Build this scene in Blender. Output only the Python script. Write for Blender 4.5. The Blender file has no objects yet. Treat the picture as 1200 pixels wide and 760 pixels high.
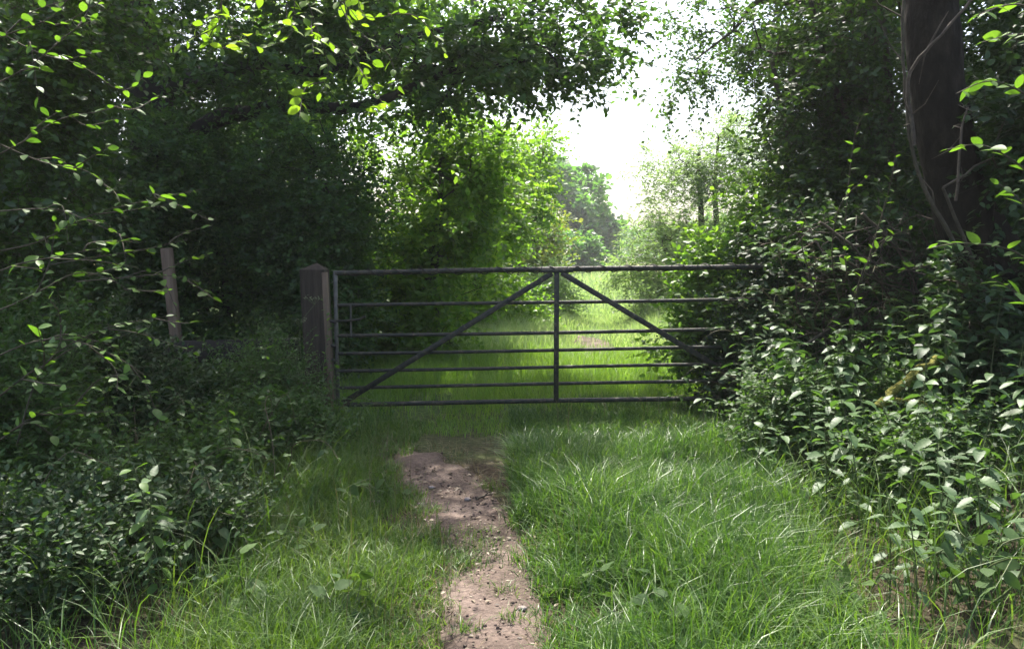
import bpy, math, random
import numpy as np
from mathutils import Vector, Matrix, noise

R = math.radians
rng = np.random.default_rng(11)
random.seed(5)
sc = bpy.context.scene
COL = sc.collection

# ------------------------------------------------------------------ camera
CAM_Z, FPX, HOR = 1.38, 942.0, 300.0          # eye height, focal length and horizon line in 1200x760 picture units
PITCH = math.atan((380 - HOR) / FPX)
cam = bpy.data.cameras.new('camera')
cam.sensor_width = 36
cam.lens = 36 * FPX / 1200
cam.clip_start, cam.clip_end = 0.05, 2000
camo = bpy.data.objects.new('camera', cam)
COL.objects.link(camo)
camo.location = (0, 0, CAM_Z)
camo.rotation_euler = (math.pi / 2 - PITCH, 0, 0)
sc.camera = camo

# ------------------------------------------------------------------ light
SUN_EL, SUN_AZ = 61.0, -9.0                  # azimuth clockwise from +Y (straight ahead)
w = bpy.data.worlds.new('World')
sc.world = w
w.use_nodes = True
wn = w.node_tree
sky = wn.nodes.new('ShaderNodeTexSky')
sky.sky_type = 'NISHITA'
sky.sun_disc = False
sky.sun_elevation = R(SUN_EL)
sky.sun_rotation = R(SUN_AZ)
sky.air_density = 1.0
sky.dust_density = 5.0
sky.ozone_density = 1.0
wn.links.new(sky.outputs[0], wn.nodes['Background'].inputs[0])
wn.nodes['Background'].inputs[1].default_value = 0.15
sl = bpy.data.lights.new('sun', 'SUN')
sl.energy = 4.7
sl.angle = R(0.5)
sl.color = (1.0, 0.95, 0.86)
so = bpy.data.objects.new('sun', sl)
COL.objects.link(so)
sd = Vector((math.sin(R(SUN_AZ)) * math.cos(R(SUN_EL)), math.cos(R(SUN_AZ)) * math.cos(R(SUN_EL)), math.sin(R(SUN_EL))))
so.rotation_euler = sd.to_track_quat('Z', 'Y').to_euler()
so.location = (0, 0, 30)
sc.view_settings.view_transform = 'Standard'
sc.view_settings.look = 'None'
sc.view_settings.gamma = 1
sc.view_settings.exposure = 1.6
cy = sc.cycles
cy.max_bounces = 7
cy.diffuse_bounces = 4
cy.glossy_bounces = 2
cy.transmission_bounces = 5
cy.transparent_max_bounces = 4
cy.volume_bounces = 0
cy.sample_clamp_indirect = 6
cy.caustics_reflective = False
cy.caustics_refractive = False


# ------------------------------------------------------------------ helpers
def at(px, py, Y):
    """world point seen at picture position (px, py) at distance Y in front of the eye"""
    a, b = (px - 600) / FPX, -(py - 380) / FPX
    c, s = math.cos(PITCH), math.sin(PITCH)
    d = np.array((a, c + s * b, -s + c * b))
    return np.array((0, 0, CAM_Z)) + d * (Y / d[1])


def sstep(a, b, x):
    t = np.clip((x - a) / (b - a), 0, 1)
    return t * t * (3 - 2 * t)


def gz(x, y):
    """height of the ground"""
    x = np.asarray(x, float); y = np.asarray(y, float)
    z = 0.30 * sstep(1.7, 3.6, x) * sstep(30, 8, y) + 0.12 * sstep(1.6, 3.2, -x) * sstep(30, 8, y)
    z = z + 0.02 * np.sin(x * 2.1 + 0.6) * np.cos(y * 1.7) + 0.012 * np.sin(x * 5.3 + y * 3.1)
    return z


def ground_at(px, py):
    """where the ray through (px, py) meets flat ground"""
    a, b = (px - 600) / FPX, -(py - 380) / FPX
    c, s = math.cos(PITCH), math.sin(PITCH)
    d = np.array((a, c + s * b, -s + c * b))
    return d[:2] * (CAM_Z / -d[2])


def norm(v):
    return v / np.maximum(np.linalg.norm(v, axis=-1, keepdims=True), 1e-9)


def mesh(name, V, F, rnd=None, smooth=False, mats=(), midx=None):
    me = bpy.data.meshes.new(name)
    V = np.asarray(V, np.float32)
    Fs = [np.asarray(f, np.int32) for f in (F if isinstance(F, list) else [F]) if len(f)]
    me.vertices.add(len(V))
    me.vertices.foreach_set('co', V.ravel())
    loops = np.concatenate([f.ravel() for f in Fs])
    tot = np.concatenate([np.full(len(f), f.shape[1], np.int32) for f in Fs])
    me.loops.add(len(loops))
    me.loops.foreach_set('vertex_index', loops)
    me.polygons.add(len(tot))
    me.polygons.foreach_set('loop_start', np.concatenate([[0], np.cumsum(tot)[:-1]]).astype(np.int32))
    if smooth:
        me.polygons.foreach_set('use_smooth', np.ones(len(tot), bool))
    if midx is not None:
        me.polygons.foreach_set('material_index', np.asarray(midx, np.int32))
    for m in mats:
        me.materials.append(m)
    if rnd is not None:
        at_ = me.attributes.new('rnd', 'FLOAT', 'FACE')
        at_.data.foreach_set('value', np.asarray(rnd, np.float32))
    me.update(calc_edges=True)
    return me


def obj(name, me, parent=None, loc=None, kind=None):
    o = bpy.data.objects.new(name, me)
    COL.objects.link(o)
    if parent is not None:
        o.parent = parent
    if loc is not None:
        o.location = loc
    if kind:
        o['kind'] = kind
    return o


def tag(o, label=None, cat=None, group=None, kind=None):
    if label: o['label'] = label
    if cat: o['category'] = cat
    if group: o['group'] = group
    if kind: o['kind'] = kind
    return o


def thing(name, label, cat, loc=(0, 0, 0), group=None):
    o = obj(name, None, None, loc)
    o.empty_display_size = 0.1
    return tag(o, label, cat, group)


class Bag:
    """collects pieces of geometry into one mesh"""
    def __init__(s):
        s.V, s.F, s.n, s.r = [], {}, 0, {}

    def add(s, V, F, r=0.5):
        V = np.asarray(V, float); F = np.asarray(F, int)
        k = F.shape[1]
        s.V.append(V)
        s.F.setdefault(k, []).append(F + s.n)
        rr = np.full(len(F), r, float) if np.isscalar(r) else np.asarray(r, float)
        s.r.setdefault(k, []).append(rr)
        s.n += len(V)

    def mesh(s, name, mats, smooth=False):
        ks = sorted(s.F)
        return mesh(name, np.concatenate(s.V), [np.concatenate(s.F[k]) for k in ks],
                    np.concatenate([np.concatenate(s.r[k]) for k in ks]), smooth, mats)


def tube(bag, pts, rad, n=6, cap=True, r=0.5, rough=0.0):
    P = np.asarray(pts, float)
    k = len(P)
    rad = np.full(k, rad, float) if np.isscalar(rad) else np.asarray(rad, float)
    T = np.empty_like(P)
    T[1:-1] = P[2:] - P[:-2]; T[0] = P[1] - P[0]; T[-1] = P[-1] - P[-2]
    T = norm(T)
    ref = np.array((1.0, 0, 0)) if abs(T[0][0]) < 0.8 else np.array((0, 0, 1.0))
    A = np.empty_like(P)
    a = ref
    for i in range(k):
        a = a - T[i] * a.dot(T[i]); a = a / max(np.linalg.norm(a), 1e-9); A[i] = a
    B = np.cross(T, A)
    th = np.arange(n) * 2 * math.pi / n
    rr = rad[:, None]
    if rough:
        rr = rr * (1 + rough * rng.normal(size=(k, n)))
    V = P[:, None, :] + rr[:, :, None] * (np.cos(th)[None, :, None] * A[:, None, :] + np.sin(th)[None, :, None] * B[:, None, :])
    V = V.reshape(-1, 3)
    i = np.arange(k - 1)[:, None] * n + np.arange(n)[None, :]
    j = np.arange(k - 1)[:, None] * n + (np.arange(n)[None, :] + 1) % n
    F = np.stack([i, j, j + n, i + n], -1).reshape(-1, 4)
    bag.add(V, F, r)
    if cap and n >= 3:
        c0 = np.concatenate([P[:1], V[:n]]); c1 = np.concatenate([P[-1:], V[-n:]])
        q = np.arange(n)
        bag.add(c0, np.stack([np.zeros(n, int), 1 + (q + 1) % n, 1 + q], -1), r)
        bag.add(c1, np.stack([np.zeros(n, int), 1 + q, 1 + (q + 1) % n], -1), r)


def box(bag, c, half, rot=None, bev=0.0, r=0.5):
    """box with small chamfers along all edges"""
    hx, hy, hz = half
    b = min(bev, 0.45 * min(half)) if bev else 0
    if not b:
        V = np.array([(sx * hx, sy * hy, sz * hz) for sz in (-1, 1) for sy in (-1, 1) for sx in (-1, 1)])
        F = np.array([(0, 2, 3, 1), (4, 5, 7, 6), (0, 1, 5, 4), (2, 6, 7, 3), (0, 4, 6, 2), (1, 3, 7, 5)])
        if rot is not None: V = V @ np.asarray(rot).T
        bag.add(V + np.asarray(c), F, r)
        return
    V, idx = [], {}
    for sx in (-1, 1):
        for sy in (-1, 1):
            for sz in (-1, 1):
                for ax in range(3):
                    p = [sx * (hx - b), sy * (hy - b), sz * (hz - b)]
                    p[ax] = (sx * hx, sy * hy, sz * hz)[ax]
                    idx[(sx, sy, sz, ax)] = len(V); V.append(p)
    V = np.array(V, float)
    Q, T = [], []
    for ax in range(3):
        o1, o2 = [a for a in range(3) if a != ax]
        for s in (-1, 1):
            q = []
            for (u, v) in ((-1, -1), (1, -1), (1, 1), (-1, 1)):
                k = [0, 0, 0]; k[ax] = s; k[o1] = u; k[o2] = v
                q.append(idx[(*k, ax)])
            Q.append(q)
    for ax in range(3):                       # edges parallel to ax
        o1, o2 = [a for a in range(3) if a != ax]
        for u in (-1, 1):
            for v in (-1, 1):
                k = [0, 0, 0]; k[o1] = u; k[o2] = v
                k0, k1 = list(k), list(k); k0[ax] = -1; k1[ax] = 1
                Q.append([idx[(*k0, o1)], idx[(*k1, o1)], idx[(*k1, o2)], idx[(*k0, o2)]])
    for sx in (-1, 1):
        for sy in (-1, 1):
            for sz in (-1, 1):
                T.append([idx[(sx, sy, sz, 0)], idx[(sx, sy, sz, 1)], idx[(sx, sy, sz, 2)]])
    def fix(fs):
        out = []
        for f in fs:
            n = np.cross(V[f[1]] - V[f[0]], V[f[2]] - V[f[0]])
            out.append(f if n.dot(V[f].mean(0)) > 0 else f[::-1])
        return np.array(out)
    Q, T = fix(Q), fix(T)
    if rot is not None: V = V @ np.asarray(rot).T
    V = V + np.asarray(c)
    n0 = bag.n
    bag.add(V, Q, r)
    bag.F.setdefault(3, []).append(T + n0); bag.r.setdefault(3, []).append(np.full(len(T), r, float))


# ------------------------------------------------------------------ materials
def newmat(name):
    m = bpy.data.materials.new(name); m.use_nodes = True
    nt = m.node_tree; nt.nodes.clear()
    out = nt.nodes.new('ShaderNodeOutputMaterial')
    return m, nt, out


def node(nt, t, **kw):
    n = nt.nodes.new(t)
    for k, v in kw.items():
        if k in n.inputs.keys() if isinstance(k, str) else False:
            n.inputs[k].default_value = v
        else:
            setattr(n, k, v)
    return n


def ramp(nt, fac, cols):
    r = nt.nodes.new('ShaderNodeValToRGB')
    e = r.color_ramp.elements
    while len(e) < len(cols): e.new(0.5)
    for el, (p, c) in zip(e, cols):
        el.position = p; el.color = (*c, 1)
    nt.links.new(fac, r.inputs[0])
    return r.outputs[0]


def leaf_mat(name, cols, trans, tf=0.42, rough=0.42, spec=0.5, single=False, clump=0.9, fresh=None):
    """leaf blade: glossy upper skin over a body that lets light through; per-leaf colour from a random number, with drifts between clumps"""
    m, nt, out = newmat(name)
    L = nt.links
    if single:
        src = nt.nodes.new('ShaderNodeObjectInfo').outputs['Random']
    else:
        a = nt.nodes.new('ShaderNodeAttribute'); a.attribute_name = 'rnd'; src = a.outputs['Fac']
    geo = nt.nodes.new('ShaderNodeNewGeometry')
    ns = nt.nodes.new('ShaderNodeTexNoise'); ns.inputs['Scale'].default_value = clump; ns.inputs['Detail'].default_value = 3
    L.new(geo.outputs['Position'], ns.inputs['Vector'])
    mx = nt.nodes.new('ShaderNodeMath'); mx.operation = 'MULTIPLY_ADD'
    L.new(ns.outputs['Fac'], mx.inputs[0]); mx.inputs[1].default_value = 1.1
    sb = nt.nodes.new('ShaderNodeMath'); sb.operation = 'MULTIPLY_ADD'
    L.new(src, sb.inputs[0]); sb.inputs[1].default_value = 0.75; sb.inputs[2].default_value = -0.42
    L.new(sb.outputs[0], mx.inputs[2])
    base = ramp(nt, mx.outputs[0], [(i / (len(cols) - 1), c) for i, c in enumerate(cols)])
    # fine mottling of the blade
    n2 = nt.nodes.new('ShaderNodeTexNoise'); n2.inputs['Scale'].default_value = 90; n2.inputs['Detail'].default_value = 2
    L.new(geo.outputs['Position'], n2.inputs['Vector'])
    mr = nt.nodes.new('ShaderNodeMapRange'); mr.inputs['To Min'].default_value = 0.75; mr.inputs['To Max'].default_value = 1.25
    L.new(n2.outputs['Fac'], mr.inputs['Value'])
    mul = nt.nodes.new('ShaderNodeVectorMath'); mul.operation = 'SCALE'
    L.new(base, mul.inputs[0]); L.new(mr.outputs[0], mul.inputs['Scale'])
    p = nt.nodes.new('ShaderNodeBsdfPrincipled')
    p.inputs['Roughness'].default_value = rough
    p.inputs['Specular IOR Level'].default_value = spec
    L.new(mul.outputs[0], p.inputs['Base Color'])
    t = nt.nodes.new('ShaderNodeBsdfTranslucent')
    tm = nt.nodes.new('ShaderNodeMix'); tm.data_type = 'RGBA'; tm.blend_type = 'MULTIPLY'; tm.inputs['Factor'].default_value = 0.0
    hs = nt.nodes.new('ShaderNodeVectorMath'); hs.operation = 'MULTIPLY'
    L.new(mul.outputs[0], hs.inputs[0]); hs.inputs[1].default_value = trans
    L.new(hs.outputs[0], t.inputs['Color'])
    nt.nodes.remove(tm)
    mix = nt.nodes.new('ShaderNodeMixShader'); mix.inputs[0].default_value = tf
    L.new(p.outputs[0], mix.inputs[1]); L.new(t.outputs[0], mix.inputs[2])
    L.new(mix.outputs[0], out.inputs[0])
    return m


def solid_mat(name, cols, scale=8.0, rough=0.85, bump=0.3, stretch=(1, 1, 1), metallic=0.0, spec=0.3, detail=6, bscale=None):
    m, nt, out = newmat(name)
    L = nt.links
    tc = nt.nodes.new('ShaderNodeTexCoord')
    mp = nt.nodes.new('ShaderNodeMapping'); mp.inputs['Scale'].default_value = stretch
    L.new(tc.outputs['Object'], mp.inputs[0])
    ns = nt.nodes.new('ShaderNodeTexNoise'); ns.inputs['Scale'].default_value = scale; ns.inputs['Detail'].default_value = detail
    ns.inputs['Roughness'].default_value = 0.65
    L.new(mp.outputs[0], ns.inputs['Vector'])
    k = len(cols)
    base = ramp(nt, ns.outputs['Fac'], [(0.28 + 0.44 * i / (k - 1), c) for i, c in enumerate(cols)])
    p = nt.nodes.new('ShaderNodeBsdfPrincipled')
    p.inputs['Roughness'].default_value = rough
    p.inputs['Metallic'].default_value = metallic
    p.inputs['Specular IOR Level'].default_value = spec
    L.new(base, p.inputs['Base Color'])
    if bump:
        n2 = nt.nodes.new('ShaderNodeTexNoise'); n2.inputs['Scale'].default_value = bscale or scale * 3; n2.inputs['Detail'].default_value = 6
        L.new(mp.outputs[0], n2.inputs['Vector'])
        b = nt.nodes.new('ShaderNodeBump'); b.inputs['Strength'].default_value = bump; b.inputs['Distance'].default_value = 0.02
        L.new(n2.outputs['Fac'], b.inputs['Height']); L.new(b.outputs[0], p.inputs['Normal'])
    L.new(p.outputs[0], out.inputs[0])
    return m


YG = (1.5, 1.65, 0.55)                        # what a leaf lets through is yellower than what it reflects
M = {}
M['oak_leaf'] = leaf_mat('oak_leaf', [(.03, .065, .017), (.052, .11, .027), (.085, .155, .038)], YG, .48, .5)
M['holly_leaf'] = leaf_mat('holly_leaf', [(.022, .052, .015), (.045, .098, .026), (.085, .165, .04)], YG, .45, .5)
M['hazel_leaf'] = leaf_mat('hazel_leaf', [(.065, .14, .025), (.115, .21, .038), (.19, .28, .06)], YG, .58, .45)
M['yellow_leaf'] = leaf_mat('yellow_leaf', [(.08, .13, .03), (.13, .17, .05), (.2, .2, .09)], YG, .48, .5)
M['willow_leaf'] = leaf_mat('willow_leaf', [(.13, .19, .09), (.18, .25, .12), (.25, .31, .16)], (1.3, 1.5, .7), .58, .45)
M['thicket_leaf'] = leaf_mat('thicket_leaf', [(.022, .048, .014), (.04, .082, .02), (.075, .135, .026)], YG, .48, .42)
M['ivy_leaf'] = leaf_mat('ivy_leaf', [(.015, .035, .014), (.028, .06, .02), (.05, .095, .028)], YG, .32, .5, .35)
M['bramble_leaf'] = leaf_mat('bramble_leaf', [(.03, .065, .02), (.05, .10, .028), (.085, .15, .04)], YG, .4, .55, .3)
M['far_leaf'] = leaf_mat('far_leaf', [(.045, .12, .035), (.07, .16, .045), (.11, .21, .06)], YG, .55, .5)
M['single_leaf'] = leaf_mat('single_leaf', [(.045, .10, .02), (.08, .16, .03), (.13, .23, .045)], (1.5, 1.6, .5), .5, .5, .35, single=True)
M['sun_painted_leaf'] = leaf_mat('sun_painted_leaf', [(.08, .15, .02), (.13, .22, .03), (.19, .29, .045)], (1.5, 1.6, .5), .55, .5, .35, single=True)  # raised greens paint sunlight into the leaves of the hanging spray
M['single_bramble'] = leaf_mat('single_bramble', [(.03, .07, .02), (.055, .11, .03), (.085, .15, .04)], YG, .4, .5, .35, single=True)
M['nettle_leaf'] = leaf_mat('nettle_leaf', [(.038, .08, .030), (.058, .11, .04), (.09, .155, .055)], (1.3, 1.5, .5), .38, .5, .4, single=True)
M['dock_leaf'] = leaf_mat('dock_leaf', [(.035, .07, .024), (.05, .09, .03), (.07, .115, .036)], YG, .35, .65, .15, single=True)
M['grass_blade'] = leaf_mat('grass_blade', [(.025, .065, .014), (.06, .13, .024), (.13, .21, .05)], (1.4, 1.5, .5), .42, .4, clump=1.3)
M['grass_verge'] = leaf_mat('grass_verge', [(.045, .095, .018), (.075, .14, .026), (.13, .19, .05)], (1.4, 1.45, .5), .42, .45, clump=1.6)
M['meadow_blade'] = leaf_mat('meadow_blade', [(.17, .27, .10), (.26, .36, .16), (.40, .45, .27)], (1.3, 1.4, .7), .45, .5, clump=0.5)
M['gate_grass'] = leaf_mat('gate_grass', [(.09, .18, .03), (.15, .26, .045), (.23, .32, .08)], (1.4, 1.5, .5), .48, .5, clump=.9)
M['dry_grass'] = leaf_mat('dry_grass', [(.07, .055, .03), (.13, .11, .055), (.22, .19, .10)], (1.1, 1.1, .8), .25, .6, clump=2)
M['litter'] = leaf_mat('litter', [(.04, .028, .018), (.10, .072, .045), (.2, .155, .10)], (1, 1, 1), .1, .6, clump=3)
M['umbel'] = leaf_mat('umbel', [(.16, .2, .1), (.22, .26, .14), (.3, .33, .2)], (1, 1, .8), .3, .6)
M['bark'] = solid_mat('bark', [(.010, .008, .006), (.026, .022, .017), (.05, .044, .035)], 9, .9, .9, (1, 1, .3))
M['bark_smooth'] = solid_mat('bark_smooth', [(.007, .0055, .004), (.015, .012, .009), (.034, .029, .022)], 9, .85, 1.0, (1, 1, .45), bscale=26, spec=.1)
M['twig'] = solid_mat('twig', [(.03, .025, .018), (.06, .05, .035), (.10, .085, .06)], 14, .9, .5)
M['dead_twig'] = solid_mat('dead_twig', [(.03, .024, .017), (.065, .052, .04), (.13, .105, .08)], 14, .9, .4)
M['stem'] = solid_mat('stem', [(.05, .07, .025), (.075, .10, .035), (.10, .12, .05)], 14, .6, .2)
M['cane'] = solid_mat('cane', [(.07, .05, .03), (.10, .08, .045), (.09, .11, .045)], 10, .6, .2)
M['moss'] = solid_mat('moss', [(.05, .055, .012), (.12, .12, .02), (.2, .18, .035)], 25, .95, 1.0)
M['post_wood'] = solid_mat('post_wood', [(.022, .017, .012), (.045, .034, .025), (.075, .058, .042)], 10, .85, .5, (3, 3, .25))
M['pale_wood'] = solid_mat('pale_wood', [(.085, .06, .042), (.14, .10, .07), (.21, .155, .11)], 10, .85, .4, (3, 3, .25))
M['dark_wood'] = solid_mat('dark_wood', [(.012, .010, .008), (.025, .021, .017), (.04, .034, .027)], 10, .85, .4, (.3, 3, 3))
M['gate_steel'] = solid_mat('gate_steel', [(.011, .012, .009), (.021, .023, .018), (.03, .032, .025), (.06, .045, .03), (.12, .12, .095)], 26, .6, .35, (1, 1, 1), .0, .3)
M['pale_steel'] = solid_mat('pale_steel', [(.05, .047, .042), (.09, .085, .075), (.14, .13, .12)], 30, .5, .15, (1, 1, 1), .3, .5)
M['wire'] = solid_mat('wire', [(.01, .01, .01), (.025, .022, .02), (.06, .05, .04)], 30, .6, .1)
M['stone'] = solid_mat('stone', [(.12, .095, .085), (.22, .18, .165), (.36, .31, .29)], 18, .8, .3)


def ground_material():
    m, nt, out = newmat('soil_and_turf'); L = nt.links
    g = nt.nodes.new('ShaderNodeNewGeometry')
    n1 = nt.nodes.new('ShaderNodeTexNoise'); n1.inputs['Scale'].default_value = 1.7; n1.inputs['Detail'].default_value = 8
    n2 = nt.nodes.new('ShaderNodeTexNoise'); n2.inputs['Scale'].default_value = 26; n2.inputs['Detail'].default_value = 6
    L.new(g.outputs['Position'], n1.inputs['Vector']); L.new(g.outputs['Position'], n2.inputs['Vector'])
    soil = ramp(nt, n2.outputs['Fac'], [(.3, (.02, .015, .010)), (.5, (.045, .034, .022)), (.72, (.085, .066, .042))])
    turf = ramp(nt, n2.outputs['Fac'], [(.3, (.03, .055, .014)), (.5, (.055, .095, .022)), (.72, (.12, .15, .05))])
    # turf takes over out in the meadow
    sp = nt.nodes.new('ShaderNodeSeparateXYZ'); L.new(g.outputs['Position'], sp.inputs[0])
    mr = nt.nodes.new('ShaderNodeMapRange'); mr.inputs['From Min'].default_value = 5; mr.inputs['From Max'].default_value = 12
    L.new(sp.outputs['Y'], mr.inputs['Value'])
    ad = nt.nodes.new('ShaderNodeMath'); ad.operation = 'MULTIPLY_ADD'
    L.new(n1.outputs['Fac'], ad.inputs[0]); ad.inputs[1].default_value = 0.7; L.new(mr.outputs[0], ad.inputs[2])
    cl = nt.nodes.new('ShaderNodeMapRange'); cl.inputs['From Min'].default_value = .3; cl.inputs['From Max'].default_value = .75
    L.new(ad.outputs[0], cl.inputs['Value'])
    mx = nt.nodes.new('ShaderNodeMix'); mx.data_type = 'RGBA'
    L.new(cl.outputs[0], mx.inputs['Factor']); L.new(soil, mx.inputs['A']); L.new(turf, mx.inputs['B'])
    # ripe hay tint far out
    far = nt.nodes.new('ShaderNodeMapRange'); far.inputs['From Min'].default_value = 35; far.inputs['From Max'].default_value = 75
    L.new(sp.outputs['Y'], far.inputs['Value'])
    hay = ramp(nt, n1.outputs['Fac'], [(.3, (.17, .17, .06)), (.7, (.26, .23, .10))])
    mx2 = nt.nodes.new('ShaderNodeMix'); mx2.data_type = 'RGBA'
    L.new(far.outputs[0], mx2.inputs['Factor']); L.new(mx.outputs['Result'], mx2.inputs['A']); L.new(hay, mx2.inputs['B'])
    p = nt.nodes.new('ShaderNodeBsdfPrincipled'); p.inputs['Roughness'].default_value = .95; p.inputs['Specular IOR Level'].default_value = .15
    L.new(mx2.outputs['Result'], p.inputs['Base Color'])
    b = nt.nodes.new('ShaderNodeBump'); b.inputs['Strength'].default_value = .8; b.inputs['Distance'].default_value = .04
    L.new(n2.outputs['Fac'], b.inputs['Height']); L.new(b.outputs[0], p.inputs['Normal'])
    L.new(p.outputs[0], out.inputs[0])
    return m


def dirt_material():
    m, nt, out = newmat('trodden_earth'); L = nt.links
    g = nt.nodes.new('ShaderNodeNewGeometry')
    n1 = nt.nodes.new('ShaderNodeTexNoise'); n1.inputs['Scale'].default_value = 2.2; n1.inputs['Detail'].default_value = 8
    n2 = nt.nodes.new('ShaderNodeTexNoise'); n2.inputs['Scale'].default_value = 38; n2.inputs['Detail'].default_value = 8; n2.inputs['Roughness'].default_value = .7
    vo = nt.nodes.new('ShaderNodeTexVoronoi'); vo.inputs['Scale'].default_value = 55
    for n in (n1, n2, vo): L.new(g.outputs['Position'], n.inputs['Vector'])
    a = ramp(nt, n1.outputs['Fac'], [(.32, (.055, .039, .031)), (.5, (.10, .073, .059)), (.68, (.165, .124, .104))])
    f = ramp(nt, n2.outputs['Fac'], [(.3, (.55, .52, .5)), (.5, (.9, .9, .9)), (.7, (1.35, 1.33, 1.3))])
    mu = nt.nodes.new('ShaderNodeVectorMath'); mu.operation = 'MULTIPLY'
    L.new(a, mu.inputs[0]); L.new(f, mu.inputs[1])
    p = nt.nodes.new('ShaderNodeBsdfPrincipled'); p.inputs['Roughness'].default_value = .9; p.inputs['Specular IOR Level'].default_value = .25
    L.new(mu.outputs[0], p.inputs['Base Color'])
    sm = nt.nodes.new('ShaderNodeMath'); sm.operation = 'MULTIPLY_ADD'
    L.new(vo.outputs['Distance'], sm.inputs[0]); sm.inputs[1].default_value = -.5; L.new(n2.outputs['Fac'], sm.inputs[2])
    b = nt.nodes.new('ShaderNodeBump'); b.inputs['Strength'].default_value = .75; b.inputs['Distance'].default_value = .02
    L.new(sm.outputs[0], b.inputs['Height']); L.new(b.outputs[0], p.inputs['Normal'])
    L.new(p.outputs[0], out.inputs[0])
    return m


M['ground'] = ground_material()
M['dirt'] = dirt_material()

# ------------------------------------------------------------------ ground and path
xs = np.unique(np.concatenate([np.linspace(-4.5, 4.5, 61), np.linspace(-20, 20, 41), np.linspace(-160, 160, 33)]))
ys = np.unique(np.concatenate([np.linspace(1, 9, 54), np.linspace(-20, 40, 31), np.linspace(-60, 400, 47)]))
X, Y = np.meshgrid(xs, ys)
V = np.stack([X, Y, gz(X, Y) - .002], -1).reshape(-1, 3)
nx = len(xs)
i = (np.arange(len(ys) - 1)[:, None] * nx + np.arange(nx - 1)[None, :]).ravel()
F = np.stack([i, i + 1, i + nx + 1, i + nx], -1)
obj('ground', mesh('ground', V, F, None, True, [M['ground']]), kind='structure')

# the path: left and right edges as picture rows on the flat ground
PATH = [(500, 480, 525), (527, 446, 520), (545, 452, 534), (575, 482, 560), (605, 505, 586), (640, 524, 604), (680, 532, 618), (720, 530, 628), (770, 534, 640), (840, 524, 665)]
pe = np.array([(*ground_at(a, y), *ground_at(b, y)) for y, a, b in PATH])


def nz(x, y, s=1.0, o=0.0):
    return np.array([noise.noise((a * s + o, b * s - o, o)) for a, b in zip(np.ravel(x), np.ravel(y))]).reshape(np.shape(x))


def path_edges(yq):
    o = np.argsort(pe[:, 1])
    return np.interp(yq, pe[o, 1], pe[o, 0]), np.interp(yq, pe[o, 3], pe[o, 2])


def path_dist(x, y):
    """signed distance (sideways) to the path's edge: negative on the path"""
    l, r = path_edges(y)
    d = np.maximum(l - x, x - r) + .02 + .13 * nz(x, y, 2.2, 1.) + .09 * nz(x, y, 7.0, 2.)
    return np.maximum(d, (y - 5.4 + .5 * (x + .75)) * .5 + .2 * nz(x, y, 4., 4.))


yy = np.linspace(1.7, 5.85, 160)
tt = np.linspace(-.16, 1.16, 40)
l, r = path_edges(yy)
PX = l[:, None] + (r - l)[:, None] * tt[None, :]
PY = np.repeat(yy[:, None], len(tt), 1)
edge = np.abs(tt - .5) * 2
hgt = gz(PX, PY) + .024 - .05 * np.maximum(edge - 1.0, 0)[None, :] / .5 + .016 * nz(PX, PY, 3.5) + .014 * np.minimum(nz(PX, PY, 6.5, 3.), .15) + .005 * nz(PX, PY, 15, 3.)
hgt = hgt - .07 * sstep(5.3, 5.75, PY + .35 * nz(PX, PY, 2.5, 6.) + .22 * nz(PX, PY, 7, 8.) + .5 * (tt - .35)[None, :])     # the far end dies out raggedly into the turf
V = np.stack([PX, PY, hgt], -1).reshape(-1, 3)
nx = len(tt)
i = (np.arange(len(yy) - 1)[:, None] * nx + np.arange(nx - 1)[None, :]).ravel()
obj('path', mesh('path', V, np.stack([i, i + 1, i + nx + 1, i + nx], -1), None, True, [M['dirt']]), kind='structure')

# a bare earth patch of the same kind by the nettles, and a pale worn track out in the meadow
def patch(name, cx, cy, rx, ry, mat):
    th = np.linspace(0, 2 * math.pi, 37)[:-1]
    V = [(cx, cy, float(gz(cx, cy)) + .016)]
    F = []
    rings = 5
    for q in range(1, rings + 1):
        for a in th:
            k = q / rings * (1 + .25 * noise.noise((math.cos(a) * 2 + cx, math.sin(a) * 2 + cy, 1)))
            x, y = cx + rx * k * math.cos(a), cy + ry * k * math.sin(a)
            V.append((x, y, float(gz(x, y)) + .016 - .03 * (q == rings) + .008 * noise.noise((x * 6, y * 6, 0))))
    n = len(th)
    T = np.array([(0, 1 + a, 1 + (a + 1) % n) for a in range(n)])
    Q = np.array([(1 + q * n + a, 1 + (q + 1) * n + a, 1 + (q + 1) * n + (a + 1) % n, 1 + q * n + (a + 1) % n) for q in range(rings - 1) for a in range(n)])
    return obj(name, mesh(name, np.array(V), [T, Q], None, True, [mat]), kind='structure')


patch('earth', 1.26, 2.98, .16, .12, M['dirt'])
patch('track', 1.28, 11.9, .33, 2.2, M['dirt'])

# ------------------------------------------------------------------ leaf shapes
def tri_fan(rim):
    return rim


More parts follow.
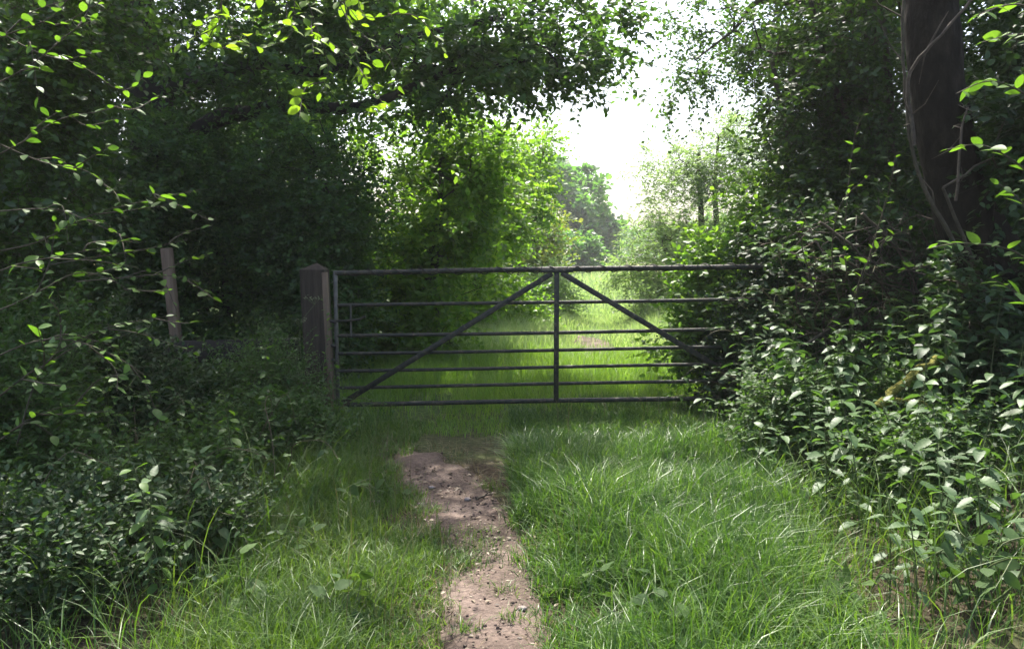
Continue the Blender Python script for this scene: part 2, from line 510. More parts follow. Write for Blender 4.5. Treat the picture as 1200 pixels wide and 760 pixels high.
T_RHOMB = (np.array([(0, 0, 0), (.3, .45, .05), (0, 1, -.04), (-.3, .45, .05)], float), np.array([(0, 1, 2), (0, 2, 3)]))
T_SLIM = (np.array([(0, 0, 0), (.13, .4, .03), (0, 1, -.08), (-.13, .4, .03)], float), np.array([(0, 1, 2), (0, 2, 3)]))
T_OVAL = (np.array([(0, 0, 0), (.23, .25, .06), (.26, .6, .06), (0, 1, -.08), (-.26, .6, .06), (-.23, .25, .06)], float),
          np.array([(0, 1, 2), (0, 2, 3), (0, 3, 4), (0, 4, 5)]))
T_LOBE = (np.array([(0, 0, 0), (.22, .22, .02), (.12, .36, .03), (.36, .55, .03), (.2, .7, .02), (0, 1, -.05), (-.2, .7, .02), (-.36, .55, .03), (-.12, .36, .03), (-.22, .22, .02)], float),
          np.array([(0, 1, 2), (0, 2, 8), (0, 8, 9), (2, 3, 4), (2, 4, 6), (2, 6, 8), (4, 5, 6), (6, 7, 8)]))


def place_leaves(T, P, D, N, S):
    D = norm(D)
    Xa = norm(np.cross(D, N)); Na = np.cross(Xa, D)
    tv, tf = T
    S = S[:, None, None]
    V = P[:, None, :] + S * (tv[None, :, 0:1] * Xa[:, None, :] + tv[None, :, 1:2] * D[:, None, :] + tv[None, :, 2:3] * Na[:, None, :])
    n, k = len(P), len(tv)
    F = (np.arange(n) * k)[:, None, None] + tf[None]
    return V.reshape(-1, 3), F.reshape(-1, 3), np.repeat(rng.random(n), len(tf))


def blob(px, py, Yd, rx, rz, ry, dens=1.0):
    s = Yd / FPX
    return (at(px, py, Yd), np.array((rx * s, ry, rz * s)), dens)


def blob_m(x, y, z, rx, ry, rz, dens=1.0):
    return (np.array((x, y, z), float), np.array((rx, ry, rz), float), dens)


def grow(trunks, blobs, K, gap=0.0, gapf=1.2, shell=2.2, rtip=.006, expo=.45, rmin=.0035):
    """branch skeleton: K growth points inside the crown volumes, each joined to the nearest part of the tree"""
    vol = np.array([np.prod(b[1]) * b[2] for b in blobs]); vol = vol ** .85; vol /= vol.sum()
    A, C = [], []
    while len(A) < K:
        b = blobs[rng.choice(len(blobs), p=vol)]
        d = rng.normal(size=3); d /= np.linalg.norm(d)
        p = b[0] + b[1] * d * rng.random() ** (1 / shell) * (1 + .18 * rng.normal())
        if p[2] < .12 + float(gz(p[0], p[1])): continue
        if gap and noise.noise(Vector(p * gapf)) < -0.35 + gap * .6 and rng.random() < .9: continue
        A.append(p); C.append(b[0])
    A, C = np.array(A), np.array(C)
    nodes, par, fixed = [], [], []
    for t in trunks:
        pts, rad, link = t
        prev = link if link is not None else -1
        if link == 'near':
            q = np.array(nodes); prev = int(np.argmin(np.linalg.norm(q - pts[0], axis=1)))
        for p, r_ in zip(pts, rad):
            nodes.append(np.asarray(p, float)); par.append(prev); fixed.append(r_); prev = len(nodes) - 1
    ntr = len(nodes)
    T0 = np.array(nodes)
    dist = np.min(np.linalg.norm(A[:, None, :] - T0[None], axis=2), axis=1)
    order = np.argsort(dist)
    cap = ntr + 4 * K + 8
    NP = np.full((cap, 3), 1e6); NP[:ntr] = T0
    tips, chains = [], []
    n = ntr
    for q in order:
        a = A[q]
        d = np.linalg.norm(NP[:n] - a, axis=1)
        up = np.maximum(NP[:n, 2] - a[2], 0) * .5
        j = int(np.argmin(d + up))
        p0 = NP[j]; L = d[j]
        seg = 3 if L > .35 else 2
        ch = [j]
        for s in range(1, seg + 1):
            t = s / seg
            p = p0 + (a - p0) * t
            if s < seg:
                p = p + rng.normal(size=3) * L * .09 + np.array((0, 0, .10 * L * math.sin(math.pi * t)))
            NP[n] = p; par.append(ch[-1]); fixed.append(None); ch.append(n); n += 1
        tips.append(n - 1); chains.append(ch)
    cnt = np.zeros(n)
    cnt[tips] += 1
    for k in range(n - 1, -1, -1):
        if par[k] >= 0: cnt[par[k]] += cnt[k]
    rad = np.maximum(rtip * np.maximum(cnt, 1) ** expo, rmin)
    for k in range(ntr): rad[k] = fixed[k]
    for k in range(ntr, n):
        rad[k] = min(rad[k], rad[par[k]] * .85)
    return NP[:n], rad, chains, A[order], C[order], ntr


def tree(name, label, cat, trunks, blobs, K, m, nl, leafT, lsize, mat, twL=.45, barkm='bark', droop=.25, gap=.2, gapf=1.2, shell=2.2,
         group=None, trunk_parts=None, bias=0, tsides=9, side=.9, rtip=.006, branch_sides=4, up=.55, twigs=True):
    base = np.asarray(trunks[0][0][0], float)
    root = thing(name, label, cat, base, group)
    NP, rad, chains, A, C, ntr = grow(trunks, blobs, K, gap, gapf, shell, rtip)
    for ti, t in enumerate(trunks):
        bag = Bag()
        pts = np.asarray(t[0], float)
        # smooth resample
        k = len(pts); u = np.linspace(0, k - 1, (k - 1) * (16 if tsides > 16 else 5) + 1)
        if k > 2:
            P = np.stack([catmull(pts[:, c], u) for c in range(3)], -1)
        else:
            P = np.stack([np.interp(u, range(k), pts[:, c]) for c in range(3)], -1)
        rr = np.interp(u, range(k), t[1])
        if tsides > 16:
            tube(bag, P - base, rr, 48)
            Vt = bag.V[0]; n_ = len(P) * 48
            cen = np.repeat(P - base, 48, 0)[:n_]
            rad_ = Vt[:n_] - cen
            f = np.array([.09 * noise.noise((v[0] * 4, v[1] * 4, v[2] * 2.2)) + .07 * noise.noise((v[0] * 14, v[1] * 14, v[2] * 4)) + .045 * noise.noise((v[0] * 34, v[1] * 34, v[2] * 11)) for v in Vt[:n_]])
            Vt[:n_] = cen + rad_ * (1 + f[:, None])
        else:
            P = P + rng.normal(size=P.shape) * rr[:, None] * .05
            tube(bag, P - base, rr, tsides, rough=.04)
        nm = (trunk_parts or ['trunk'] + ['limb'] * 20)[ti]
        obj(nm, bag.mesh(nm, [M[barkm]], True), root)
    bag = Bag()
    for ch in chains:
        r_ = rad[ch].copy(); r_[0] = min(r_[0], r_[1] * 1.25)
        tube(bag, NP[ch] - base, r_, branch_sides, cap=False)
    # leafy twigs
    n = len(A)
    St = np.repeat(A, m, 0) + rng.normal(size=(n * m, 3)) * .06
    last = np.array([NP[c[-1]] - NP[c[-2]] for c in chains])
    out = norm(A - C + 1e-6)
    D = norm(.55 * np.repeat(norm(last), m, 0) + .5 * np.repeat(out, m, 0) + rng.normal(size=(n * m, 3)) * .75 + np.array((0, 0, bias)))
    Lg = twL * (.55 + .8 * rng.random(n * m))
    ts = (np.arange(nl) + .6) / nl
    dr = np.array((0, 0, -1.0)) * droop
    P = St[:, None, :] + D[:, None, :] * (Lg[:, None] * ts[None])[..., None] + dr * (Lg[:, None] * ts[None] ** 2)[..., None]
    Tn = norm(D[:, None, :] + 2 * dr * ts[None, :, None])
    Sd = norm(np.cross(Tn, np.array((0, 0, 1.0)) + rng.normal(size=Tn.shape) * .25))
    sgn = np.where(np.arange(nl) % 2, 1, -1)[None, :, None]
    LD = Tn * .6 + Sd * sgn * side + rng.normal(size=Tn.shape) * .35
    LN = np.array((0, 0, 1.0)) * up + rng.normal(size=Tn.shape) * .45 + np.repeat(out, m, 0)[:, None, :] * .25
    S = lsize * (.6 + .7 * rng.random(n * m * nl))
    V, F, r_ = place_leaves(leafT, P.reshape(-1, 3), LD.reshape(-1, 3), LN.reshape(-1, 3), S)
    if twigs:
        ends = P[:, -1]
        th = np.arange(3) * 2.0944
        ring = np.stack([np.cos(th), np.sin(th) * .7, np.sin(th) * .7], -1)
        rw = .0022 if twL < .6 else .003
        tv = np.stack([St[:, None] + ring * rw, ends[:, None] + ring * rw * .4], 1)
        q = np.arange(3)
        ff = np.stack([q, (q + 1) % 3, (q + 1) % 3 + 3, q + 3], -1)
        bag.add(tv.reshape(-1, 3) - base, ((np.arange(n * m) * 6)[:, None, None] + ff[None]).reshape(-1, 4))
    obj('branches', bag.mesh('branches', [M[barkm if barkm != 'bark_smooth' else 'twig']], True), root, kind='stuff')
    obj('crown', mesh('crown', V - base, F, r_, False, [M[mat]]), root, kind='stuff')
    return root


def catmull(v, u):
    k = len(v)
    i = np.clip(np.floor(u).astype(int), 0, k - 2); f = u - i
    g = lambda j: v[np.clip(j, 0, k - 1)]
    p0, p1, p2, p3 = g(i - 1), g(i), g(i + 1), g(i + 2)
    return .5 * (2 * p1 + (p2 - p0) * f + (2 * p0 - 5 * p1 + 4 * p2 - p3) * f ** 2 + (3 * p1 - p0 - 3 * p2 + p3) * f ** 3)


def G(x, y):
    return (x, y, float(gz(x, y)) - .05)


# ------------------------------------------------------------------ the gate and its posts
GY = 6.68
S_ = GY / FPX
GATE_L = at(393, 320, GY)
slope = R(.95)
gate = thing('field_gate', 'long seven-bar metal field gate with diagonal braces across the grassy track', 'gate', (GATE_L[0], GY, 0))
gz0 = GATE_L[2]


def gp(u, v, dy=0.0):
    """u metres along the gate from its left end, v metres below the top bar"""
    return np.array((u * math.cos(slope) + v * math.sin(slope) * 0, dy, gz0 + u * math.sin(slope) - v))


GW = 3.66
bars = [(0, .0215), (.270, .015), (.522, .0155), (.670, .0145), (.815, .0145), (.957, .015), (1.102, .020)]
for v, rr in bars:
    b = Bag()
    u = np.linspace(0, GW, 12)
    P = np.array([gp(a, v) for a in u]); P[:, 2] += .004 * np.sin(u * 1.3 + v * 5)
    tube(b, P, rr, 12)
    obj('bar', b.mesh('bar', [M['gate_steel']], True), gate)


def flat(name, p, q, wd, th, dy, mat='gate_steel'):
    b = Bag()
    p, q = np.asarray(p), np.asarray(q)
    d = q - p; L = np.linalg.norm(d); d /= L
    yv = np.array((0, 1.0, 0)); zv = np.cross(d, yv)
    box(b, (p + q) / 2 + np.array((0, dy, 0)), (L / 2, th / 2, wd / 2), np.stack([d, yv, zv], 1), .003)
    return obj(name, b.mesh(name, [M[mat]]), gate)


flat('upright', gp(1.835, 0.02), gp(1.835, 1.112), .042, .012, -.024)
flat('diagonal_brace', gp(.045, 1.085), gp(1.80, .028), .045, .01, -.027)
flat('diagonal_brace', gp(1.875, .028), gp(3.60, 1.085), .045, .01, -.0275)
flat('end_stile', gp(.0, -.02), gp(.0, 1.12), .03, .03, .0, 'pale_steel')
flat('end_stile', gp(3.66, -.02), gp(3.66, 1.12), .03, .03, .0)
flat('head_plate', gp(1.70, .012), gp(1.97, .012), .03, .008, -.029)
# spring latch between the second and third bars at the left end
b = Bag()
tube(b, [gp(.125, .262, -.012), gp(.125, .53, -.012)], .0085, 8)
obj('latch_rod', b.mesh('latch_rod', [M['pale_steel']], True), gate)
b = Bag()
tube(b, [gp(-.05, .395, -.015), gp(.10, .395, -.018), gp(.20, .385, -.03), gp(.25, .36, -.04)], .010, 8)
obj('latch_handle', b.mesh('latch_handle', [M['gate_steel']], True), gate)
for v in (.40, .60, .72):
    b = Bag()
    tube(b, [gp(-.13, v, -.03), gp(-.06, v - .015, -.05), gp(.0, v + .01, -.03)], .011, 8)
    obj('latch_keeper', b.mesh('latch_keeper', [M['wire']], True), gate)
# barbed strand wound along the top bar
b = Bag()
u = np.linspace(.1, 3.5, 260)
ph = u / .215 * 2 * math.pi
P = np.array([gp(a, 0) for a in u]); P[:, 1] += .027 * np.cos(ph); P[:, 2] += .027 * np.sin(ph)
tube(b, P, .0045, 5)
for a in np.arange(.2, 3.5, .215):
    c = gp(a, 0) + np.array((0, -.026, .012))
    tube(b, [c + np.array((-.012, -.006, -.016)), c + np.array((.012, -.01, .02))], .0025, 4)
obj('wound_wire', b.mesh('wound_wire', [M['wire']], True), gate)

# squared gate post with a four-sided cap; it leans slightly
pc = at(373, 400, GY + .05)
post = thing('gate_post', 'thick square timber gate post with pointed cap at the gate\'s left end', 'post', (pc[0], GY + .05, float(gz(pc[0], GY))))
hw = .100
ztop = at(371, 316, GY)[2] - post.location.z
b = Bag()
lean = np.array((-.05, 0, 0))
segs = 12
ring = []
for k in range(segs + 1):
    t = k / segs
    c = lean * (t - .6) + np.array((0, 0, -.3 + (ztop + .3) * t))
    wv = hw * (1 + .01 * math.sin(k * 2.1))
    for sx, sy in ((-1, -1), (-.86, -1.03), (.86, -1.03), (1, -1), (1.02, -.86), (1.02, .86), (1, 1), (-1, 1)):
        ring.append(c + np.array((sx * wv, sy * wv, 0)))
ring = np.array(ring); n8 = 8
i = np.arange(segs)[:, None] * n8 + np.arange(n8)[None]; j = np.arange(segs)[:, None] * n8 + (np.arange(n8)[None] + 1) % n8
b.add(ring, np.stack([i, j, j + n8, i + n8], -1).reshape(-1, 4))
obj('shaft', b.mesh('shaft', [M['post_wood']]), post)
b = Bag()
tp = ring[-8:].copy(); lo = tp.copy(); ctr = tp.mean(0)
lo = ctr + (tp - ctr) * 1.0 + np.array((0, 0, .001)); apex = ctr + np.array((0, 0, .055))
b.add(np.concatenate([lo, [apex]]), np.array([(q, (q + 1) % 8, 8) for q in range(8)]))
obj('cap', b.mesh('cap', [M['post_wood']]), post)
# added pale strip: paints the sidelight on the post's gate-side face
b = Bag()
p0, p1 = np.array((hw + .03, -.085, -.12)), np.array((hw - .015, -.085, ztop - .02))
d = norm(p1 - p0)
box(b, (p0 + p1) / 2, (.022, .024, np.linalg.norm(p1 - p0) / 2), np.stack([norm(np.cross((0, 1, 0), d)), (0, 1, 0), d], 1), .004)
obj('lit_face_strip', b.mesh('lit_face_strip', [M['pale_wood']]), post)

# old post-and-rail fence running off to the left
FY = 7.25
q0, q1 = at(194, 300, FY), at(212, 470, FY)
zg = float(gz(q1[0], FY))
fence = thing('rail_fence', 'old leaning thin fence post with dark rail in the shade left of the gate', 'fence', (q1[0], FY, zg))
b = Bag()
d = norm(q0 - q1); L = np.linalg.norm(q0 - q1) + .25
box(b, (q0 - q1) / 2 + np.array((.02, 0, -.12)), (.044, .04, L / 2), np.stack([norm(np.cross((0, 1, 0), d)), (0, 1, 0), d], 1), .008)
obj('fence_post', b.mesh('fence_post', [M['pale_wood']]), fence)
for (ya, hh, x0, x1) in ((410, 13, 120, 352),):
    b = Bag()
    a0, a1 = at(x0, ya + 4, FY - .075), at(x1, ya - 1, FY - .2)
    d = norm(a1 - a0)
    yv = norm(np.array((-d[1], d[0], 0)))
    box(b, (a0 + a1) / 2 - np.array((q1[0], FY, zg)), (np.linalg.norm(a1 - a0) / 2, .02, hh * FY / FPX), np.stack([d, yv, np.cross(d, yv)], 1), .004)
    obj('rail', b.mesh('rail', [M['dark_wood']]), fence)

# ------------------------------------------------------------------ trees, left side
def trunk(*pts_r):
    return ([np.array(p[:3], float) for p in pts_r], [p[3] for p in pts_r])


def TR(pts, link=None):
    p, r_ = trunk(*pts)
    return (p, r_, link)


a = at
oy = 9.2
tree('oak_tree', 'big spreading oak on the left with a bent limb reaching over the gate', 'tree',
     [TR([(-4.1, oy, -.1, .36), (-4.05, oy, 1.2, .3), (-4.0, oy, 2.4, .27), (-4.2, oy, 4.2, .22), (-4.0, oy + .2, 6.2, .16), (-3.8, oy, 8.5, .07)]),
      TR([(-4.0, oy, 2.35, .17), (*a(250, 142, oy), .10), (*a(300, 131, oy), .085), (*a(345, 122, oy - .1), .075), (*a(400, 128, oy - .2), .06), (*a(450, 116, oy - .2), .05), (*a(530, 84, oy - .2), .04), (*a(620, 70, oy - .2), .025)], 'near'),
      TR([(*a(322, 128, oy), .06), (*a(345, 160, oy + .1), .045), (*a(372, 190, oy + .2), .035), (*a(420, 215, oy + .2), .02)], 'near'),
      TR([(-4.05, oy, 3.2, .16), (*a(300, 75, oy), .07), (*a(380, 85, oy), .05), (*a(480, 45, oy), .04), (*a(590, 20, oy), .03)], 'near'),
      TR([(-4.1, oy, 5., .14), (-2.2, oy, 6.2, .09), (-.8, oy - .3, 6.6, .05)], 'near')],
     [blob(500, 60, oy, 140, 75, 1.2), blob(600, 66, oy, 95, 52, .9), blob(672, 35, oy, 56, 55, .8, .7), blob(380, 40, oy + .4, 130, 60, 1.0, .8),
      blob_m(-2.5, oy, 5.8, 2.2, 1.5, 1.2, .55), blob_m(-1.2, oy - .3, 6.2, 1.4, 1.5, 1.0, .5), blob_m(-4.5, oy, 7.2, 2.2, 2.0, 1.6, .7), blob_m(-2.7, 8.0, 7.5, 1.5, 1.2, .8, .35), blob(300, 95, oy - .5, 90, 50, .4, 1.)],  # upper crown out of view, one volume added to shade the left bank
     720, 9, 11, T_OVAL, .088, 'oak_leaf', .42, 'bark', .12, gap=.35, gapf=1.1, up=.8)

tree('ash_tree', 'light green tree behind the oak, seen through the gaps round its limb', 'tree',
     [TR([(-4.6, 14, -.1, .2), (-4.5, 14, 3, .15), (-4.2, 14, 6, .08)])],
     [blob(370, 70, 14, 150, 110, 1.4), blob(480, 30, 14, 90, 110, 1.2), blob(300, 150, 14, 80, 70, 1.2)], 300, 8, 10, T_RHOMB, .11, 'hazel_leaf', .5, 'bark', .2, gap=.1, tsides=7, twigs=False)
HOLLY = 'dense dark evergreen bushes in the left hedge'
for k, (lab, tx, ty, bl, K) in enumerate([
    ('dark evergreen bush behind the square gate post', -2.0, 8.7, [blob(362, 260, 8.7, 78, 105, .9), blob(385, 370, 8.6, 52, 110, .7)], 330),
    ('dark evergreen bush behind the dark fence rail', -3.3, 9.0, [blob(285, 250, 9.0, 110, 85, 1.0), blob(290, 380, 9.2, 100, 130, .8)], 330),
    ('dark evergreen bush behind the thin leaning fence post', -4.4, 8.5, [blob(150, 240, 8.5, 110, 130, 1.0), blob(160, 390, 8.6, 110, 120, .8)], 330),
    ('dark evergreen bush at the far left behind the fence', -6.0, 8.0, [blob(20, 190, 8.0, 130, 190, 1.2), blob(20, 390, 8.0, 120, 120, 1.)], 330),
    ('tall dark evergreen rising under the bent oak limb', -4.9, 10.4, [blob(190, 70, 10.2, 110, 120, 1.0), blob(90, -20, 10.2, 150, 130, 1.2), blob(230, 150, 10.2, 70, 90, .8)], 400)]):
    tree('holly_bush', lab, 'bush', [TR([(tx, ty, -.1, .08), (tx + .1, ty, 1., .06), (tx, ty, 2.1, .04)])], bl, int(K * 1.5), 9, 12, T_RHOMB, .056, 'holly_leaf', .3, 'bark', .1, gap=.05, group=HOLLY, tsides=7, twigs=False)

tree('hazel_bush', 'broad bright green hazel just beyond the gate on the left', 'bush',
     [TR([(-1.0, 10.4, -.1, .07), (-1.0, 10.4, 1.2, .05), (-.9, 10.4, 2.4, .03)]), TR([(-1.3, 10.4, -.1, .05), (-1.5, 10.5, 1.5, .03)], None)],
     [blob(495, 270, 10.6, 90, 100, .9), blob(460, 380, 10.0, 70, 95, .7), blob(545, 210, 11, 60, 70, .7)], 420, 7, 10, T_OVAL, .085, 'hazel_leaf', .4, 'twig', .2, gap=.1, tsides=7,
     trunk_parts=['trunk', 'trunk'])
tree('hazel_bush', 'sunlit hazel second along the left side of the track', 'bush',
     [TR([(-.6, 14., -.1, .08), (-.6, 14., 1.4, .06), (-.5, 14, 3., .03)])],
     [blob(555, 245, 14, 60, 90, 1.), blob(540, 380, 13.5, 45, 65, .8), blob(590, 190, 15, 35, 40, .7, .6)], 330, 7, 10, T_RHOMB, .09, 'hazel_leaf', .45, 'twig', .2, gap=.12, tsides=6)
tree('elder_bush', 'pale yellow flowering elder along the left hedge before the far oak', 'bush',
     [TR([(-.1, 23., -.1, .1), (-.1, 23, 2., .06)])],
     [blob(605, 275, 23, 48, 62, 1.4), blob(585, 330, 22, 50, 55, 1.4), blob(628, 318, 23, 30, 50, 1.)], 300, 7, 9, T_RHOMB, .13, 'yellow_leaf', .55, 'twig', .2, gap=.1, tsides=6, twigs=False)
tree('sapling', 'slender pale sapling leaning out of the left hedge against the sky', 'tree',
     [TR([(.1, 18., -.1, .06), (.2, 18, 2., .04), (*a(640, 170, 18), .015)])],
     [blob(622, 215, 18, 28, 55, .6), blob(640, 170, 18, 18, 18, .3, .5)], 90, 5, 9, T_RHOMB, .10, 'hazel_leaf', .5, 'twig', .2, gap=.1, tsides=6)
tree('low_bush', 'low rounded bush on the left edge of the track beyond the gate', 'bush',
     [TR([(.85, 17.5, -.1, .05), (.85, 17.5, .5, .03)])], [blob(640, 352, 17.5, 42, 36, .7)], 130, 7, 9, T_RHOMB, .075, 'willow_leaf', .35, 'twig', .2, gap=.08, tsides=6, twigs=False)
tree('low_bush', 'leafy low bush under the left hedge behind the gate upright', 'bush',
     [TR([(-.2, 15., -.1, .05), (-.2, 15., .5, .03)])], [blob(585, 372, 15, 48, 36, .7)], 130, 7, 9, T_RHOMB, .08, 'hazel_leaf', .38, 'twig', .2, gap=.08, tsides=6, twigs=False)

# far trees
tree('far_oak', 'dark rounded oak standing alone far out in the meadow', 'tree',
     [TR([(*a(655, 313, 75), .5), (*a(657, 280, 75), .4), (*a(655, 240, 75), .25)])],
     [blob(650, 238, 75, 50, 42, 4.), blob(688, 262, 75, 28, 30, 3.), blob(650, 275, 75, 45, 25, 3), blob(700, 290, 78, 14, 20, 2)], 420, 8, 10, T_RHOMB, .66, 'far_leaf', 1.5, 'bark', .1, gap=.2, gapf=.25, tsides=8, twigs=False)
for lab, px, py, Yd, rx, rz in (('hazy bush in front of the far oak', 668, 298, 58, 26, 20), ('blue-green hazy bush right of the far oak', 700, 300, 95, 30, 20),
                               ('pale hazy bush under the far oak on its left', 628, 296, 52, 24, 28)):
    tree('distant_bush', lab, 'bush', [TR([(*a(px, 313, Yd), .2), (*a(px, 300, Yd), .12)])], [blob(px, py, Yd, rx, rz, 2.)], 130, 6, 8, T_RHOMB, .45, 'far_leaf', 1.1, 'bark', .1, gap=.1, gapf=.3, tsides=6, twigs=False, group='hazy bushes at the end of the meadow')
tb = Bag()
# far wood along the horizon: one mass
n = 9000
X = rng.uniform(-120, 150, n); Yw = rng.uniform(150, 185, n)
top = 7 + 3.5 * nz(X / 12, X * 0, 1.0) + 2 * nz(X / 4, X * 0, 1.0, 4.)
P = np.stack([X, Yw, top * rng.random(n) ** .6], -1)
V, F, r_ = place_leaves(T_OVAL, P, rng.normal(size=(n, 3)), rng.normal(size=(n, 3)) + np.array((0, -.4, .6)), rng.uniform(1.4, 3.0, n))
tag(obj('woodland', mesh('woodland', V, F, r_, False, [M['far_leaf']]), kind='stuff'), 'blue hazy wood along the horizon beyond the meadow', 'wood')

# ------------------------------------------------------------------ trees, right side
tree('willow_tree', 'pale silvery willow with thin stems right of the track beyond the gate', 'tree',
     [TR([(*a(822, 345, 16), .09), (*a(822, 260, 16), .06), (*a(818, 180, 16), .03)]), TR([(*a(845, 345, 16.2), .07), (*a(838, 230, 16), .05), (*a(842, 160, 16), .02)], None),
      TR([(*a(790, 345, 15.6), .06), (*a(780, 290, 15.6), .03)], None)],
     [blob(820, 230, 16, 62, 62, 1.0), blob(845, 180, 16, 45, 45, .8, 1.2), blob(800, 215, 16, 35, 40, .6, .9), blob(790, 300, 15.8, 62, 42, 1.2), blob(750, 335, 15.6, 32, 42, 1.), blob(810, 370, 15.2, 75, 45, 1.), blob(790, 255, 16, 30, 50, .8, .6), blob(895, 300, 15.5, 45, 100, 1.)],
     460, 8, 11, T_SLIM, .095, 'willow_leaf', .42, 'twig', .3, gap=.22, gapf=1.0, tsides=6, trunk_parts=['trunk'] * 3)
tree('ash_tree', 'tall tree on the right whose fine drooping sprays hang beside the sky gap', 'tree',
     [TR([(4.4, 9.4, -.1, .2), (4.3, 9.4, 2., .16), (4.0, 9.3, 4.4, .13), (3.6, 9.2, 7.5, .07)]),
      TR([(4.05, 9.3, 4.0, .10), (*a(900, 0, 9.2), .035), (*a(860, 35, 9.1), .018), (*a(815, 70, 9.1), .008)], 'near'),
      TR([(4.2, 9.3, 3.3, .07), (*a(930, 70, 9.2), .03), (*a(880, 90, 9.1), .012)], 'near')],
     [blob(835, 45, 9.2, 60, 60, .8, 1.8), blob(803, 95, 9.1, 38, 36, .4, 1.7), blob(890, 75, 9.2, 55, 55, .7, 1.4), blob(798, 20, 9.2, 32, 36, .5, 1.3), blob(950, 20, 9.3, 90, 80, 1.), blob_m(3.6, 9.3, 6.2, 2.0, 1.8, 1.4), blob_m(4.8, 9, 7.6, 2.0, 2, 1.5, .8)],
     600, 8, 10, T_RHOMB, .056, 'oak_leaf', .36, 'twig', .35, gap=.25, gapf=1.2, tsides=7)
tree('hawthorn_tree', 'dark leafy hawthorn thicket with slim stems left of the thick trunk', 'tree',
     [TR([(2.9, 7.6, -.1, .06), (2.75, 7.6, 1.4, .05), (*a(905, 70, 7.6), .02)]), TR([(3.3, 7.5, -.1, .05), (*a(1010, 210, 7.5), .04), (*a(965, 70, 7.4), .03), (*a(940, -60, 7.4), .015)], None),
      TR([(3.55, 7.4, -.1, .05), (*a(1045, 150, 7.4), .035), (*a(1032, 0, 7.4), .03), (*a(1030, -150, 7.4), .02)], None)],
     [blob(975, 170, 7.5, 75, 110, .7), blob(945, 260, 7.4, 50, 60, .5), blob(985, 40, 7.5, 80, 90, .7, .6), blob(945, 330, 7.2, 60, 55, .5), blob(1030, 240, 7.4, 60, 80, .6, .6)],
     430, 7, 9, T_OVAL, .06, 'thicket_leaf', .36, 'twig', .2, gap=.22, gapf=1.6, tsides=6, trunk_parts=['trunk'] * 3)
for lab, tx, ty, bl, K in (
    ('dark hedge bush behind the thicket on the right', 4.2, 10.6, [blob(1015, 250, 10.6, 110, 170, 1.), blob(1030, 30, 10.8, 110, 140, 1., .5)], 380),
    ('dark hedge bush behind the thick trunk', 5.2, 8.7, [blob(1120, 230, 8.7, 130, 200, .9), blob(1090, 320, 7.6, 80, 80, .5), blob(1150, 0, 8.8, 130, 160, 1., .7)], 420),
    ('dark hedge bush at the far right edge', 5.2, 6.6, [blob(1250, 200, 6.6, 110, 260, .8), blob(1240, 0, 6.6, 110, 150, .8)], 330)):
    tree('hedge_bush', lab, 'bush', [TR([(tx, ty, -.1, .09), (tx, ty, 1.2, .06), (tx - .1, ty, 2.6, .04)])], bl, K, 8, 10, T_RHOMB, .07, 'ivy_leaf', .38, 'bark', .15, gap=.12, tsides=7, twigs=False, group='dark bushes of the right hedge')

# the thick trunk: leaning in, flaring at its foot
ty = 5.5
tree('sycamore_tree', 'thick smooth-barked trunk curving down to a wide foot in the right bank', 'tree',
     [TR([(*a(1225, 470, ty), .34), (*a(1195, 390, ty), .27), (*a(1160, 310, ty), .21), (*a(1127, 235, ty), .18), (*a(1106, 160, ty), .17), (*a(1095, 70, ty), .165), (*a(1091, -20, ty), .16), (*a(1088, -130, ty), .15), (2.8, 5.6, 5.6, .12), (2.6, 5.7, 7.4, .06)]),
      TR([(*a(1085, -120, ty), .09), (3.3, 5.2, 4.9, .06), (3.5, 4.6, 5.5, .03)], 'near'),
      TR([(2.8, 5.6, 5.6, .08), (4.2, 6.4, 6.4, .04)], 'near')],
     [blob_m(3.6, 6.6, 6.6, 1.5, 1.3, .9), blob_m(4.3, 6.0, 6.4, 1.4, 1.4, 1.2), blob_m(3.4, 4.4, 5.6, 1.2, 1.0, .8)],
     150, 7, 9, T_RHOMB, .12, 'thicket_leaf', .45, 'bark_smooth', .15, gap=.3, tsides=20, up=.9)

# ------------------------------------------------------------------ single large leaves (shared meshes, each leaf an object)
def leaf_mesh(name, mat, width, teeth=0, heart=0.0, droop=.12, fold=.07, prof=.42, npts=7, wave=0.0):
    """outlined leaf blade folded along its midrib, length 1 along +Y; teeth > 0 serrates its rim"""
    n = teeth * 2 if teeth else npts
    ys_, ws = [], []
    for k in range(n + 1):
        t = k / n
        wdt = width * (math.sin(math.pi * t ** (math.log(.5) / math.log(prof)))) ** .8 if 0 < t < 1 else 0
        if teeth and 0 < k < n: wdt *= 1.08 if k % 2 else .90
        ys_.append(t - heart * (1 - t) ** 6 * (1 if k else 0)); ws.append(wdt)
    V, F = [], []
    zc = lambda t: -droop * t * t
    for k in range(n + 1):
        V.append((0, max(k / n, 0), zc(k / n)))
    for s in (1, -1):
        o = len(V)
        for k in range(n + 1):
            t = ys_[k]
            V.append((s * ws[k], t, zc(max(t, 0)) + fold * ws[k] / max(width, 1e-6) * .6 + wave * math.sin(k * 1.9 + s)))
        for k in range(n):
            q = [k, o + k, o + k + 1, k + 1]
            F.append(q if s > 0 else q[::-1])
    # petiole
    V = np.array(V)
    return mesh(name, V, np.array(F), None, True, [M[mat]])


